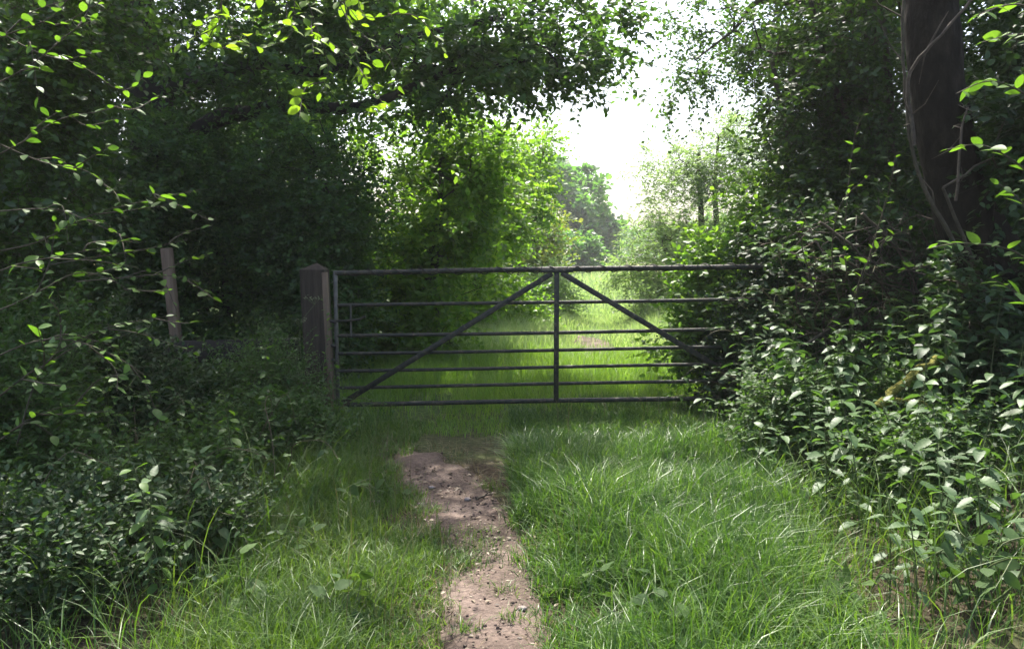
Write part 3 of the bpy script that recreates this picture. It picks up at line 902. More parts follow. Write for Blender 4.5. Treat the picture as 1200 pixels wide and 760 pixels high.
LM = {
    'nettle': [leaf_mesh('nettle_blade', 'nettle_leaf', wd, 8, .10, dr, .09, .33, wave=.012) for wd, dr in ((.26, .18), (.29, .30), (.24, .1))],
    'single': [leaf_mesh('shoot_blade', 'single_leaf', wd, 0, 0, dr, .08, .45, 6) for wd, dr in ((.26, .15), (.30, .25), (.22, .08))],
    'bright': [leaf_mesh('spray_blade', 'sun_painted_leaf', wd, 0, 0, dr, .08, .5, 6) for wd, dr in ((.26, .15), (.32, .25), (.24, .08))],
    'bramble': [leaf_mesh('bramble_blade', 'single_bramble', wd, 6, 0, dr, .10, .42, wave=.01) for wd, dr in ((.30, .2), (.34, .1))],
    'dock': [leaf_mesh('dock_blade', 'dock_leaf', wd, 0, .05, dr, .06, .4, 8, .02) for wd, dr in ((.3, .3), (.36, .18))],
}


def place_leaf(parent, base, kind, P, D, N, S):
    D = np.asarray(D, float); D = D / np.linalg.norm(D)
    Xa = np.cross(D, N); Xa /= max(np.linalg.norm(Xa), 1e-6); Na = np.cross(Xa, D)
    o = bpy.data.objects.new('leaf', random.choice(LM[kind]))
    COL.objects.link(o)
    o.parent = parent
    L = np.asarray(P) - base
    o.matrix_basis = Matrix(((Xa[0] * S, D[0] * S, Na[0] * S, L[0]), (Xa[1] * S, D[1] * S, Na[1] * S, L[1]), (Xa[2] * S, D[2] * S, Na[2] * S, L[2]), (0, 0, 0, 1)))
    return o


UPV = np.array((0, 0, 1.0))


def rv(s=1.0):
    return rng.normal(size=3) * s


def nettle(name, label, x, y, h, ls, group, kind='nettle', first=.3, gapn=.085, cat='nettle', mat='stem'):
    z0 = float(gz(x, y)) - .02
    base = np.array((x, y, z0))
    root = thing(name, label, cat, base, group)
    ln = rng.normal(size=2) * .10 * h
    t = np.linspace(0, 1, 7)
    P = np.stack([x + ln[0] * t ** 2, y + ln[1] * t ** 2 - .04 * h * t ** 2, z0 + h * t], -1)
    b = Bag(); tube(b, P - base, np.linspace(.0045, .0018, 7), 5)
    a0 = rng.random() * 6.28
    hh = first * h
    k = 0
    pet = []
    while hh < h:
        f = hh / h
        c = np.array([np.interp(f, t, P[:, q]) for q in range(3)])
        size = ls * (.55 + .6 * math.sin(math.pi * min(1, (f - first * .8) / (1.12 - first * .8)) ** .8)) * rng.uniform(.8, 1.15)
        for s in (0, 1):
            an = a0 + k * math.pi / 2 + s * math.pi + rng.normal() * .2
            el = rng.uniform(-.25, .35) + .5 * (f > .92)
            d = np.array((math.cos(an) * math.cos(el), math.sin(an) * math.cos(el), math.sin(el)))
            pl = size * .3
            p1 = c + d * pl
            pet.append((c, p1))
            place_leaf(root, base, kind, p1, d + np.array((0, 0, -.25)), UPV + rv(.22), size)
        hh += gapn * (1.25 - .55 * f) * rng.uniform(.85, 1.15); k += 1
    for c, p1 in pet:
        tube(b, [c - base, p1 - base], [.0016, .0011], 3, cap=False)
    obj('stem', b.mesh('stem', [M[mat]], True), root)
    return root


def spray(name, label, cat, stems, kind, ls, step, arr='alt', mat='twig', group=None, r0=.006, start=.15, up=.8, spread=.95, base=None, fork=0):
    """plant with arching stems; every leaf is an object"""
    stems = [np.asarray(s, float) for s in stems]
    base = np.asarray(stems[0][0] if base is None else base, float)
    root = thing(name, label, cat, base, group)
    if fork:
        extra = []
        for s in stems:
            for q in np.linspace(.3, .85, fork):
                i = q * (len(s) - 1); j = int(i); p = s[j] + (s[j + 1] - s[j]) * (i - j)
                T = norm(s[j + 1] - s[j]); S = norm(np.cross(T, UPV + rv(.5))) * rng.choice((-1, 1))
                L = rng.uniform(.12, .30)
                extra.append(np.array([p, p + (T * .7 + S * .6 + rv(.2)) * L * .5, p + (T * .9 + S * .8 + rv(.25) + np.array((0, 0, -.1))) * L]))
        stems = stems + extra
    for s in stems:
        k = len(s)
        u = np.linspace(0, k - 1, (k - 1) * 5 + 1)
        P = np.stack([catmull(s[:, c], u) for c in range(3)], -1) if k > 2 else np.stack([np.interp(u, range(k), s[:, c]) for c in range(3)], -1)
        sg = np.linalg.norm(np.diff(P, axis=0), axis=1); cum = np.concatenate([[0], np.cumsum(sg)]); L = cum[-1]
        b = Bag(); tube(b, P - base, np.linspace(r0, r0 * .3, len(P)), 5)
        q = L * start; side = 1
        while q <= L:
            c = np.array([np.interp(q, cum, P[:, i]) for i in range(3)])
            c2 = np.array([np.interp(max(q - .03, 0), cum, P[:, i]) for i in range(3)])
            T = norm(c - c2 + 1e-9)
            S = norm(np.cross(T, UPV + rv(.3)))
            size = ls * rng.uniform(.65, 1.2) * (1 - .35 * max(0, q / L - .75) / .25)
            if arr == 'alt':
                d = T * .6 + S * side * spread + rv(.25)
                place_leaf(root, base, kind, c, d, UPV * up + rv(.35), size); side = -side
            elif arr == 'opp':
                for sd_ in (1, -1):
                    place_leaf(root, base, kind, c, T * .5 + S * sd_ * spread + rv(.2), UPV * up + rv(.3), size)
            else:
                d = norm(T * .35 + S * side + UPV * .35 + rv(.25)); side = -side
                e = c + d * size * .8
                tube(b, [c - base, e - base], [.0018, .0012], 3, cap=False)
                sd2 = norm(np.cross(d, UPV))
                d2 = d + np.array((0, 0, -.35))
                place_leaf(root, base, kind, e, d2, UPV + rv(.2), size)
                for sg_ in (1, -1):
                    place_leaf(root, base, kind, e - d * size * .08, d2 * .35 + sd2 * sg_, UPV + rv(.2), size * .8)
            q += step * rng.uniform(.7, 1.3)
        obj('stem', b.mesh('stem', [M[mat]], True), root)
    return root


# ------------------------------------------------------------------ nettles of the right bank
def region_pts(n, poly_px, Ya, Yb, mind):
    """n ground points in x-y whose place lies between the picture columns given for near and far"""
    out = []
    tries = 0
    while len(out) < n and tries < 20000:
        tries += 1
        y = rng.uniform(Ya, Yb); f = (y - Ya) / (Yb - Ya)
        l = poly_px[0][0] * (1 - f) + poly_px[0][1] * f; r_ = poly_px[1][0] * (1 - f) + poly_px[1][1] * f
        x = rng.uniform(l, r_)
        if all((x - q[0]) ** 2 + (y - q[1]) ** 2 > mind ** 2 for q in out): out.append((x, y))
    return out


ORD = 'first second third fourth fifth sixth seventh eighth ninth tenth eleventh twelfth'.split()


def rows(pts, n):
    """split planting spots into n rows by distance; yields x, y, place of the plant within its row, name of the row"""
    pts = sorted(pts, key=lambda p: p[1])
    names = {2: ['front', 'back'], 3: ['front', 'middle', 'back'], 4: ['front', 'second', 'third', 'back']}[n]
    q = math.ceil(len(pts) / n)
    for k in range(n):
        r_ = sorted(pts[k * q:(k + 1) * q])
        for j, (x, y) in enumerate(r_):
            yield x, y, ORD[j], names[k]


N1 = region_pts(44, ((1.75, 1.75), (2.9, 3.1)), 4.8, 6.3, .13)
for x, y, o_, w_ in rows(N1, 4):
    nettle('nettle', f'tall pale nettle under the twig tangle, {o_} from the left in the {w_} row', x, y, rng.uniform(.75, 1.05), .092, 'tall nettles right of the gate')
N2 = region_pts(32, ((1.45, 1.75), (2.9, 3.1)), 3.6, 4.8, .14)
for x, y, o_, w_ in rows(N2, 3):
    nettle('nettle', f'waist-high nettle before the thick trunk, {o_} from the left in the {w_} row', x, y, rng.uniform(.5, .8), .088, 'nettles in front of the thick trunk')
N3 = region_pts(20, ((1.5, 1.5), (2.35, 2.6)), 2.9, 3.6, .15)
for x, y, o_, w_ in rows(N3, 2):
    nettle('nettle', f'low shaded nettle at the front right, {o_} from the left in the {w_} row', x, y, rng.uniform(.28, .55), .078, 'low nettles at the front right')
N4 = region_pts(12, ((1.2, 1.35), (1.7, 1.8)), 4.1, 5.6, .16)
for x, y, o_, w_ in rows(N4, 2):
    nettle('nettle', f'short nettle edging the long grass, {o_} from the left in the {w_} row', x, y, rng.uniform(.3, .5), .08, 'short nettles along the grass edge')

# brambles scrambling over the right end of the gate
def arch(p, d, L, hgt, n=5):
    p = np.asarray(p, float); d = np.asarray(d, float); d = d / np.linalg.norm(d)
    t = np.linspace(0, 1, n)
    return np.stack([p[0] + d[0] * L * t, p[1] + d[1] * L * t, p[2] + 4 * hgt * t * (1 - t * .72) * .8], -1) + np.concatenate([np.zeros((1, 3)), rng.normal(size=(n - 1, 3)) * .03])


tree('bramble_thicket', 'dense dark ivy and bramble mound swallowing the right end of the gate', 'bush',
     [TR([(2.35, 6.9, -.05, .03), (2.3, 6.9, .6, .02), (2.25, 6.9, 1.1, .012)])],
     [blob(915, 335, 6.95, 50, 65, .35), blob(930, 400, 6.8, 90, 70, .4), blob(1000, 285, 6.3, 75, 40, .3, .6), blob(865, 440, 6.9, 40, 55, .3), blob(960, 300, 6.9, 80, 60, .4, .7)], 340, 8, 9, T_OVAL, .055, 'ivy_leaf', .26, 'twig', .25, gap=.08, tsides=6)
tree('field_maple', 'young sunlit yellow-green maple sprays behind the right end of the gate', 'bush',
     [TR([(2.1, 7.6, -.05, .03), (2.0, 7.6, .7, .02), (1.9, 7.6, 1.3, .012)])],
     [blob(855, 290, 7.5, 38, 25, .3), blob(830, 345, 7.3, 32, 40, .25), blob(895, 250, 7.6, 30, 35, .3, .8), blob(812, 400, 7.2, 35, 40, .25, .7)], 150, 7, 9, T_OVAL, .062, 'hazel_leaf', .26, 'twig', .2, gap=.15, tsides=6)
for k, (px, py, dx, dz, L, hh) in enumerate([(905, 440, -1, .1, .8, .3), (915, 400, -1, -.05, .75, .3), (925, 470, -1, .0, .9, .25), (880, 470, -1, -.1, .7, .18), (930, 350, -1, .15, .6, .3)]):
    p = a(px, py, 6.35 + .06 * k); p[2] = max(p[2] - .25, .05)
    spray('bramble', ['bramble cane reaching left across the fourth gate bar', 'bramble cane hooked over the third gate bar on the right', 'low bramble cane trailing past the lowest gate bar',
                      'thin bramble cane hanging below the gate at its right end', 'bramble cane climbing towards the top bar at the right'][k], 'bramble',
          [arch(p, (dx, -.15 + .1 * k, 0), L, hh)], 'bramble', .055, .07, 'tri', 'cane', 'bramble canes on the gate\'s right end', .004)

tree('ivy', 'dark ivy clinging round the lower half of the thick trunk', 'ivy',
     [TR([(*a(1205, 470, 5.2), .02), (*a(1150, 330, 5.2), .015), (*a(1105, 220, 5.2), .01)])],
     [blob(1118, 330, 5.2, 22, 35, .15, .6), blob(1185, 400, 5.2, 60, 70, .3), blob(1195, 190, 5.3, 50, 120, .35), blob(1120, 390, 5.5, 45, 50, .3), blob(1060, 330, 6.2, 40, 70, .3, .6)], 230, 7, 8, T_OVAL, .06, 'ivy_leaf', .2, 'twig', .3, gap=.3, gapf=2, tsides=6, up=.7)
tree('bramble_mound', 'leafy bramble cover filling the right bank between the nettles', 'bush',
     [TR([(2.2, 5.0, .2, .012), (2.2, 5.0, .5, .01)])],
     [blob(980, 500, 5.3, 110, 70, .5), blob(1100, 560, 4.4, 110, 70, .5), blob(900, 540, 5.2, 50, 45, .3), blob(1130, 680, 3.4, 90, 50, .3), blob(980, 610, 4.2, 60, 40, .3)], 330, 8, 8, T_OVAL, .042, 'bramble_leaf', .2, 'stem', .2, gap=.25, gapf=2.2, tsides=5, up=.9)
for k, (px, py, dx) in enumerate([(985, 400, -1), (960, 385, -.9), (1010, 370, -1), (930, 380, -.8), (990, 340, -1), (1035, 345, -1), (955, 330, -.9), (1050, 390, -1)]):
    p = a(px, py, 6.15 - .05 * k); p[2] -= .1
    spray('bramble', f'bramble cane with broad leaves climbing the twig tangle, {ORD[k]} one counting upward', 'bramble',
          [arch(p, (dx, -.35, 0), .7, .32), arch(p, (dx * .4, -.6, 0), .5, .28)], 'bramble', .075, .085, 'tri', 'cane', 'bramble canes climbing the twig tangle', .004)
# mossy branch, dead twigs, climbing stem beside the trunk
def stick(name, label, cat, pts, r0, r1, mat, side=0, group=None, sl=.25):
    pts = np.asarray(pts, float)
    base = pts[0]
    root = thing(name, label, cat, base, group)
    k = len(pts); u = np.linspace(0, k - 1, (k - 1) * 4 + 1)
    P = np.stack([catmull(pts[:, c], u) for c in range(3)], -1) if k > 2 else np.stack([np.interp(u, range(k), pts[:, c]) for c in range(3)], -1)
    P = P + rng.normal(size=P.shape) * r0 * .25
    b = Bag(); tube(b, P - base, np.linspace(r0, r1, len(P)), 7, rough=.1)
    obj('stem', b.mesh('stem', [M[mat]], True), root)
    for s in range(side):
        i = rng.integers(2, len(P))
        d = norm(P[min(i, len(P) - 1)] - P[i - 1]) * .6 + rv(.6)
        L = sl * rng.uniform(.4, 1.2)
        b = Bag()
        q = [P[i], P[i] + d * L * .5 + rv(.02), P[i] + d * L + rv(.04)]
        tube(b, np.array(q) - base, [r1 * .9, r1 * .6, r1 * .3], 4)
        obj('twig', b.mesh('twig', [M[mat]], True), root)
    return root


stick('mossy_branch', 'fallen branch coated in yellow moss lying up through the nettles', 'branch', [a(1028, 478, 4.7), a(1045, 462, 4.75), a(1062, 447, 4.8), a(1082, 430, 4.9), a(1110, 416, 5.0)], .032, .022, 'moss', 3)
stick('climbing_vine', 'thin pale stem slanting up across the thick trunk', 'branch', [a(1072, 170, 5.1), a(1064, 95, 5.1), a(1085, 60, 5.05), a(1122, 20, 5.0), a(1150, -15, 5.0)], .012, .008, 'dead_twig', 5)
stick('climbing_vine', 'long dark stem running down the left edge of the thick trunk', 'branch', [a(1128, 300, 5.15), a(1085, 225, 5.15), a(1066, 160, 5.15), a(1060, 90, 5.15), a(1058, 20, 5.15), a(1062, -30, 5.15)], .014, .008, 'twig', 4)
stick('broken_branch', 'broken pale dead stem hanging in front of the thick trunk', 'branch', [a(1120, 235, 4.9), a(1124, 190, 4.9), a(1127, 150, 4.9), a(1134, 125, 4.95)], .009, .005, 'dead_twig', 6, sl=.18)
# a heap of dead twigs behind the nettles: one tangle, single bigger sticks on top
b = Bag()
for k in range(420):
    c = a(rng.uniform(935, 1110), rng.uniform(255, 420), rng.uniform(5.75, 6.7))
    d = norm(rv() * np.array((1, .6, .8))); L = rng.uniform(.12, .5)
    q = np.array([c - d * L / 2, c + rv(.03), c + d * L / 2 + rv(.03)])
    tube(b, q, [.005, .004, .002], 4, cap=False, r=rng.random())
o = obj('twig_tangle', b.mesh('twig_tangle', [M['dead_twig']], True), kind='stuff')
tag(o, 'brushy tangle of dead grey twigs between the thicket and the thick trunk', 'twigs')
DT = 'dead branches in the tangle on the right'
for k, pts in enumerate([[(1055, 395), (1080, 372), (1120, 350)], [(985, 300), (1030, 330), (1085, 345)], [(960, 260), (1010, 300), (1055, 370)], [(1065, 405), (1075, 380), (1070, 340)],
                         [(1010, 250), (1050, 290), (1075, 340)], [(940, 405), (990, 375), (1045, 350)]]):
    stick('dead_branch', ['pale dead branch pointing up right below the thick trunk', 'dead branch lying nearly level across the twig tangle', 'long dead branch slanting down through the twig tangle',
                          'short upright dead stick beside the mossy branch', 'dark dead branch at the top of the twig tangle', 'dead branch rising from the tall nettles to the right'][k], 'branch',
          [a(px, py, 5.7 + .1 * i) for i, (px, py) in enumerate(pts)], .012, .006, 'dead_twig' if k % 2 == 0 else 'twig', 6, DT)

# leafy shoots by the trunk on the right
def pix_stem(pts, Y0, Y1=None):
    Y1 = Y0 if Y1 is None else Y1
    return [a(px, py, Y0 + (Y1 - Y0) * i / max(len(pts) - 1, 1)) for i, (px, py) in enumerate(pts)]


spray('sycamore_shoot', 'broad-leaved shoots in the shade right of the thick trunk', 'shrub',
      [pix_stem(p, 4.4, 3.9) for p in ([(1230, 330), (1190, 295), (1130, 285), (1085, 292)], [(1235, 230), (1190, 190), (1150, 170), (1110, 175)], [(1240, 150), (1200, 110), (1160, 95), (1120, 110)],
                                       [(1240, 60), (1200, 40), (1150, 50)], [(1235, 300), (1200, 240), (1170, 215)], [(1240, 20), (1190, 5), (1140, 20)], [(1240, 400), (1200, 350), (1160, 325)])],
      'single', .085, .065, 'alt', 'twig', None, .007)
spray('maple_shoot', 'leafy shoots catching light at the left edge of the thick trunk', 'shrub',
      [pix_stem(p, 5.6, 5.1) for p in ([(1000, 380), (1010, 320), (1040, 280), (1070, 268)], [(985, 360), (975, 300), (985, 240), (1020, 205)], [(960, 350), (940, 290), (945, 250)],
                                       [(1010, 380), (990, 300), (1000, 170), (1015, 130)], [(1010, 330), (1040, 230), (1050, 180)])],
      'single', .065, .06, 'alt', 'twig', None, .006)
spray('dock_plant', 'broad-leaved dock plant in the front right corner', 'dock', [arch((1.75, 2.95, .02), (math.cos(t), math.sin(t), 0), .3, .28) for t in (.3, 1.4, 2.4, 3.5, 4.5, 5.6)], 'dock', .085, .08, 'alt', 'stem', None, .005)
spray('dock_plant', 'broad pale dock leaves in the grass below the nettles on the right', 'dock', [arch((1.35, 2.95, .02), (math.cos(t), math.sin(t), 0), .16, .12) for t in (.9, 2.2, 3.6, 5.0)], 'dock', .09, .10, 'alt', 'stem', None, .004)

# ------------------------------------------------------------------ left undergrowth
for k, (lab, x, y, bl, K) in enumerate([
    ('low leafy bramble mound left of the gate post', -2.0, 6.0, [blob(300, 470, 6.0, 70, 50, .5), blob(322, 440, 6.1, 28, 60, .3, .8), blob(280, 530, 5.6, 90, 55, .5)], 300),
    ('shaded bramble mound under the thin fence post', -2.7, 5.4, [blob(190, 500, 5.4, 100, 60, .5), blob(120, 440, 5.4, 70, 60, .5)], 300),
    ('dark bramble mound low at the left edge', -2.5, 4.0, [blob(60, 580, 4.0, 110, 90, .5), blob(20, 470, 4.2, 90, 100, .5)], 300),
    ('dark bramble mound in the bottom left corner', -1.9, 3.2, [blob(70, 700, 3.2, 140, 80, .4), blob(210, 680, 3.4, 90, 60, .35)], 240),
    ('small leafy weeds bank between brambles and grass on the left', -1.6, 4.6, [blob(260, 600, 4.5, 85, 60, .4), blob(330, 540, 5.2, 60, 40, .4)], 240)]):
    tree('bramble_mound', lab, 'bush', [TR([(x, y, 0, .012), (x, y, .25, .01)])], bl, int(K * .85), 8, 9, T_OVAL, (.027, .038, .034, .029, .035)[k], ('bramble_leaf', 'ivy_leaf')[k in (1, 3)], .24, 'stem', .15, bias=(.8, .2, .5, .9, .8)[k], gap=.5, gapf=2.4, tsides=5, group='bramble mounds of the left bank', up=.9)

SP = [  # sprays of the left-hand shrub: (stem rows in the picture, depth)
    ([(-40, 300), (40, 285), (100, 255), (150, 240), (235, 222)], 3.9), ([(-30, 250), (60, 245), (110, 262), (165, 285)], 3.7), ([(-40, 380), (30, 350), (90, 320), (135, 330), (160, 352)], 3.6),
    ([(20, 520), (50, 430), (110, 390), (165, 375), (205, 370)], 3.7), ([(-40, 200), (20, 170), (70, 140), (120, 130), (155, 118)], 3.7), ([(-30, 110), (30, 80), (75, 45), (105, 20)], 3.6),
    ([(-40, 60), (10, 40), (60, 20), (90, -15)], 3.7), ([(-30, 430), (40, 400), (90, 400), (140, 420), (170, 440)], 3.5), ([(90, 330), (150, 325), (190, 322), (235, 330)], 4.2),
    ([(-20, 160), (50, 190), (100, 200), (140, 230)], 3.8), ([(-20, 480), (30, 440), (60, 420), (80, 380)], 3.3), ([(60, 310), (120, 300), (170, 292), (220, 280)], 4.3),
    ([(-30, 330), (20, 310), (70, 300), (120, 290)], 3.4), ([(-30, 20), (40, 60), (90, 75), (130, 100)], 4.0), ([(-30, 540), (20, 500), (60, 480), (110, 470)], 3.4)]
for part, (lab, sel) in enumerate([('leafy shrub at the left edge whose lower sprays arch towards the fence post', (0, 2, 3, 7, 8, 11)), ('tall shrub at the left edge with sunlit upper sprays', (1, 4, 5, 6, 9, 13)),
                                   ('young shrub at the left edge low in front of the others', (10, 12, 14))]):
    spray('hornbeam_shrub', lab, 'shrub', [pix_stem(*SP[i]) for i in sel], 'single', .062, .06, 'alt', 'twig', 'leafy shrubs at the left edge', .004, start=.3, fork=3, base=G(-2.6 + .3 * part, 3.8 - .3 * part))
tree('hornbeam_tree', 'leafy tree at the left edge filling the upper left corner behind the sprays', 'tree',
     [TR([(-3.5, 4.9, -.1, .06), (-3.4, 4.9, 1.4, .05), (-3.3, 4.9, 3., .03)])],
     [blob(30, 160, 4.9, 80, 160, .5, .8), blob(70, 20, 5.0, 100, 80, .6, .8), blob(10, 360, 4.8, 70, 120, .4, .8)], 260, 7, 10, T_OVAL, .05, 'thicket_leaf', .3, 'twig', .2, gap=.25, gapf=2.0, tsides=7)
# bright spray hanging in at the top left
spray('cherry_spray', 'bright sunlit leafy spray hanging in front of the oak at the top left', 'branch',
      [pix_stem(p, 4.3, 4.1) for p in ([(430, -60), (420, -10), (430, 20), (475, 15)], [(380, -60), (400, 10), (430, 45), (450, 62)], [(300, -60), (340, 10), (400, 60), (440, 100)], [(340, -50), (345, 20), (330, 50), (265, 55)],
                                       [(400, -20), (415, 60), (440, 110), (460, 130)], [(250, -60), (260, 10), (245, 50), (285, 60)], [(340, -60), (370, 30), (385, 80), (375, 110)], [(310, -40), (300, 0), (275, 20), (240, 20)])],
      'bright', .066, .045, 'alt', 'twig', None, .004, fork=2)

# nettles and seedlings of the left bank
LN_ = region_pts(22, ((-1.75, -2.6), (-.95, -1.55)), 2.9, 5.2, .17)
for x, y, o_, w_ in rows(LN_, 3):
    nettle('nettle', f'small dark nettle on the left bank, {o_} from the left in the {w_} row', x, y, rng.uniform(.3, .6), .07, 'small nettles on the left bank', gapn=.07)
for k, (x, y, h, lab) in enumerate([(-1.32, 3.45, .30, 'broad-leaved weed by itself at the left grass edge'), (-1.05, 3.05, .26, 'pale broad-leaved weed standing in the grass left of the path'),
                                    (-1.85, 3.5, .38, 'large-leaved weed in the dark low brambles on the left'), (-1.6, 4.1, .35, 'broad-leaved weed in the middle of the left undergrowth'), (-2.05, 2.95, .42, 'yellow-green seedling in the bottom left corner')]):
    nettle('broad_leaved_weed', lab, x, y, h, .10, 'broad-leaved weeds on the left bank', 'dock', .35, .09, 'weed')
for k in range(11):
    t_ = k / 10
    x, y = -2.75 + 1.5 * ((k * .382) % 1) + .1 * t_, 3.1 + 2.7 * t_
    an = rng.uniform(-.9, .5)
    st = [arch((x, y, float(gz(x, y))), (math.cos(an + q), math.sin(an + q), 0), rng.uniform(.4, .75), rng.uniform(.25, .5)) for q in (0, 2.2)]
    spray('bramble', f'arching bramble with three-part leaves on the left bank, {ORD[k]} counting away from the viewer', 'bramble', st, 'bramble', .055, .085, 'tri', 'cane', 'brambles of the left bank', .004)
for k in range(12):
    t_ = k / 11
    x, y = -1.35 - 1.3 * ((k * .618) % 1) - .12 * t_, 3.0 + 2.9 * t_
    nettle('willowherb', f'upright narrow-leaved willowherb on the left bank, {ORD[k]} counting away from the viewer', x, y, rng.uniform(.35, .8), .065, 'willowherbs of the left bank', 'single', .25, .06, 'weed')
for k, (x, y) in enumerate([(-.62, 2.95), (-.95, 3.6), (.42, 3.1), (.75, 3.9), (.62, 2.75), (-.78, 4.4), (1.0, 4.7)]):
    spray('plantain', f'flat-leaved plantain in the grass {"left" if x < 0 else "right"} of the path, {ORD[k]} of the scattered rosettes', 'weed',
          [arch((x, y, float(gz(x, y))), (math.cos(t + k), math.sin(t + k), 0), .13, .13, 4) for t in (0, 1.3, 2.5, 3.8, 5.1)], 'dock', .075, .07, 'alt', 'stem', 'plantains in the grass', .003, start=.6)
# shoots climbing the front of the gate post
for k, (pts, lab) in enumerate([([(372, 520), (378, 440), (384, 380), (376, 345)], 'climbing shoot with small bright leaves up the gate post'), ([(340, 530), (350, 450), (365, 400), (372, 390)], 'leafy shoot leaning on the gate post from the left'),
                                ([(392, 520), (402, 470), (398, 430), (405, 410)], 'shoot of bright leaves at the foot of the gate\'s end stile'), ([(300, 520), (290, 440), (275, 395), (285, 370)], 'tall thin shoot in front of the dark rail'),
                                ([(250, 520), (260, 450), (245, 410), (222, 388)], 'bending thin shoot left of the tall shoot by the rail')]):
    spray('climbing_shoot', lab, 'weed', [pix_stem(pts, 6.35, 6.4)], 'single', .05, .045, 'alt', 'stem', None, .003)
# cow parsley with umbels by the rail
for k, (px, top, lab) in enumerate([(352, 372, 'cow parsley gone to seed beside the gate post'), (328, 395, 'shorter cow parsley between the rail and the gate post'), (305, 432, 'low cow parsley over the bramble mound')]):
    p0 = a(px - 8, 540, 6.15); p1 = a(px, top, 6.15)
    root = thing('cow_parsley', lab, 'weed', p0)
    b = Bag(); bu = Bag()
    mid = (p0 + p1) / 2 + rv(.02)
    tube(b, np.array([p0, mid, p1]) - p0, [.004, .003, .002], 5)
    for j in range(5):
        s = mid + (p1 - mid) * rng.uniform(.0, 1)
        e = s + np.array((rng.uniform(-.15, .15), rng.uniform(-.1, .05), rng.uniform(.04, .14)))
        tube(b, np.array([s, e]) - p0, [.002, .0015], 4, cap=False)
        for q in range(11):
            f = e + np.array((rng.normal() * .035, rng.normal() * .035, .05 + rng.normal() * .006))
            tube(b, np.array([e, f]) - p0, [.001, .0008], 3, cap=False)
            Vq, Fq, _ = place_leaves(T_RHOMB, np.repeat(f[None], 6, 0) + rng.normal(size=(6, 3)) * .006, rng.normal(size=(6, 3)), np.repeat(UPV[None], 6, 0) + rng.normal(size=(6, 3)) * .3, np.full(6, .010))
            bu.add(Vq - p0, Fq, .5)
    obj('stem', b.mesh('stem', [M['stem']], True), root)
    obj('umbels', bu.mesh('umbels', [M['umbel']]), root, kind='stuff')

# ------------------------------------------------------------------ grass
def blades(name, label, P, H, W, mat, lean=.6, segs=3, wind=(0, 0), cat='grass'):
    n = len(P)
    an = rng.random(n) * 2 * math.pi
    d = np.stack([np.cos(an) + wind[0], np.sin(an) + wind[1], np.zeros(n)], -1); d = norm(d)
    fa = an + rng.normal(size=n) * .6 + math.pi / 2
    wd = np.stack([np.cos(fa), np.sin(fa), np.zeros(n)], -1)
    bend = lean * (.25 + 1.1 * rng.random(n)) * H
    t = np.linspace(0, 1, segs + 1)
    c = P[:, None, :] + d[:, None, :] * (bend[:, None] * t[None] ** 2)[..., None]
    zz = H[:, None] * (t[None] - .42 * np.clip(bend / H, 0, 1.2)[:, None] * t[None] ** 3)
    c = c + np.array((0, 0, 1.0)) * zz[..., None]
    wprof = W[:, None] * (1 - t[None] ** 1.6) * (.7 + .6 * t[None] * (1 - t[None]) * 2)
    l, r_ = c - wd[:, None] * wprof[..., None] * .5, c + wd[:, None] * wprof[..., None] * .5
    V = np.concatenate([np.stack([l[:, :-1], r_[:, :-1]], 2).reshape(n, -1, 3), c[:, -1:]], 1)
    k = 2 * segs + 1
    Q = np.array([(2 * s, 2 * s + 1, 2 * s + 3, 2 * s + 2) for s in range(segs - 1)])
    T = np.array([(2 * segs - 2, 2 * segs - 1, 2 * segs)])
    off = (np.arange(n) * k)[:, None, None]
    rr = rng.random(n)
    Fs = [(off + T[None]).reshape(-1, 3)] + ([(off + Q[None]).reshape(-1, 4)] if segs > 1 else [])
    rn = np.concatenate([rr] + ([np.repeat(rr, segs - 1)] if segs > 1 else []))
    me = mesh(name, V.reshape(-1, 3), Fs, rn, False, [M[mat]])
    return tag(obj(name, me, kind='stuff'), label, cat)


def scatter(n, x0, x1, y0, y1, keep):
    x = rng.uniform(x0, x1, n); y = rng.uniform(y0, y1, n)
    k = rng.random(n) < keep(x, y)
    x, y = x[k], y[k]
    return np.stack([x, y, gz(x, y) - .005], -1)


def tuft(P, per, sp):
    Q = np.repeat(P, per, 0)
    Q[:, :2] += rng.normal(size=(len(Q), 2)) * sp
    Q[:, 2] = gz(Q[:, 0], Q[:, 1]) - .005
    return Q


def nzf(P, s, o=0.):
    return nz(P[:, 0], P[:, 1], s, o)


# right of the path: long lush grass flopping about
P = scatter(24000, .0, 2.1, 2.2, 7.4, lambda x, y: np.where((path_dist(x, y) > .03) & (x > (path_edges(y)[0] + path_edges(y)[1]) / 2 - np.where(y > 6., 3, 0)), sstep(.5, -.05, x - .98 - .10 * (y - 2.6) - .15 * nz(x, y, 1.7, 7.)) * sstep(-.04, .1, path_dist(x, y)), 0))
P = P[(nzf(P, 2.2) > -.35) | (rng.random(len(P)) < .35)]
P = tuft(P, 3, .018)
pdist = path_dist(P[:, 0], P[:, 1])
P = P[pdist > .01]; pdist = path_dist(P[:, 0], P[:, 1])
H = (.10 + .16 * sstep(0, .45, pdist)) * (.5 + .9 * rng.random(len(P))) * (1 + .45 * nzf(P, 1.6, 5.)) * (1 - .62 * sstep(5.0, 6.1, P[:, 1]))
blades('grass', 'long lush green grass between the path and the right bank', P, H, (.005 + .004 * rng.random(len(P))) * (.6 + .1 * P[:, 1]), 'grass_blade', .75, 3, (-.1, -.35))
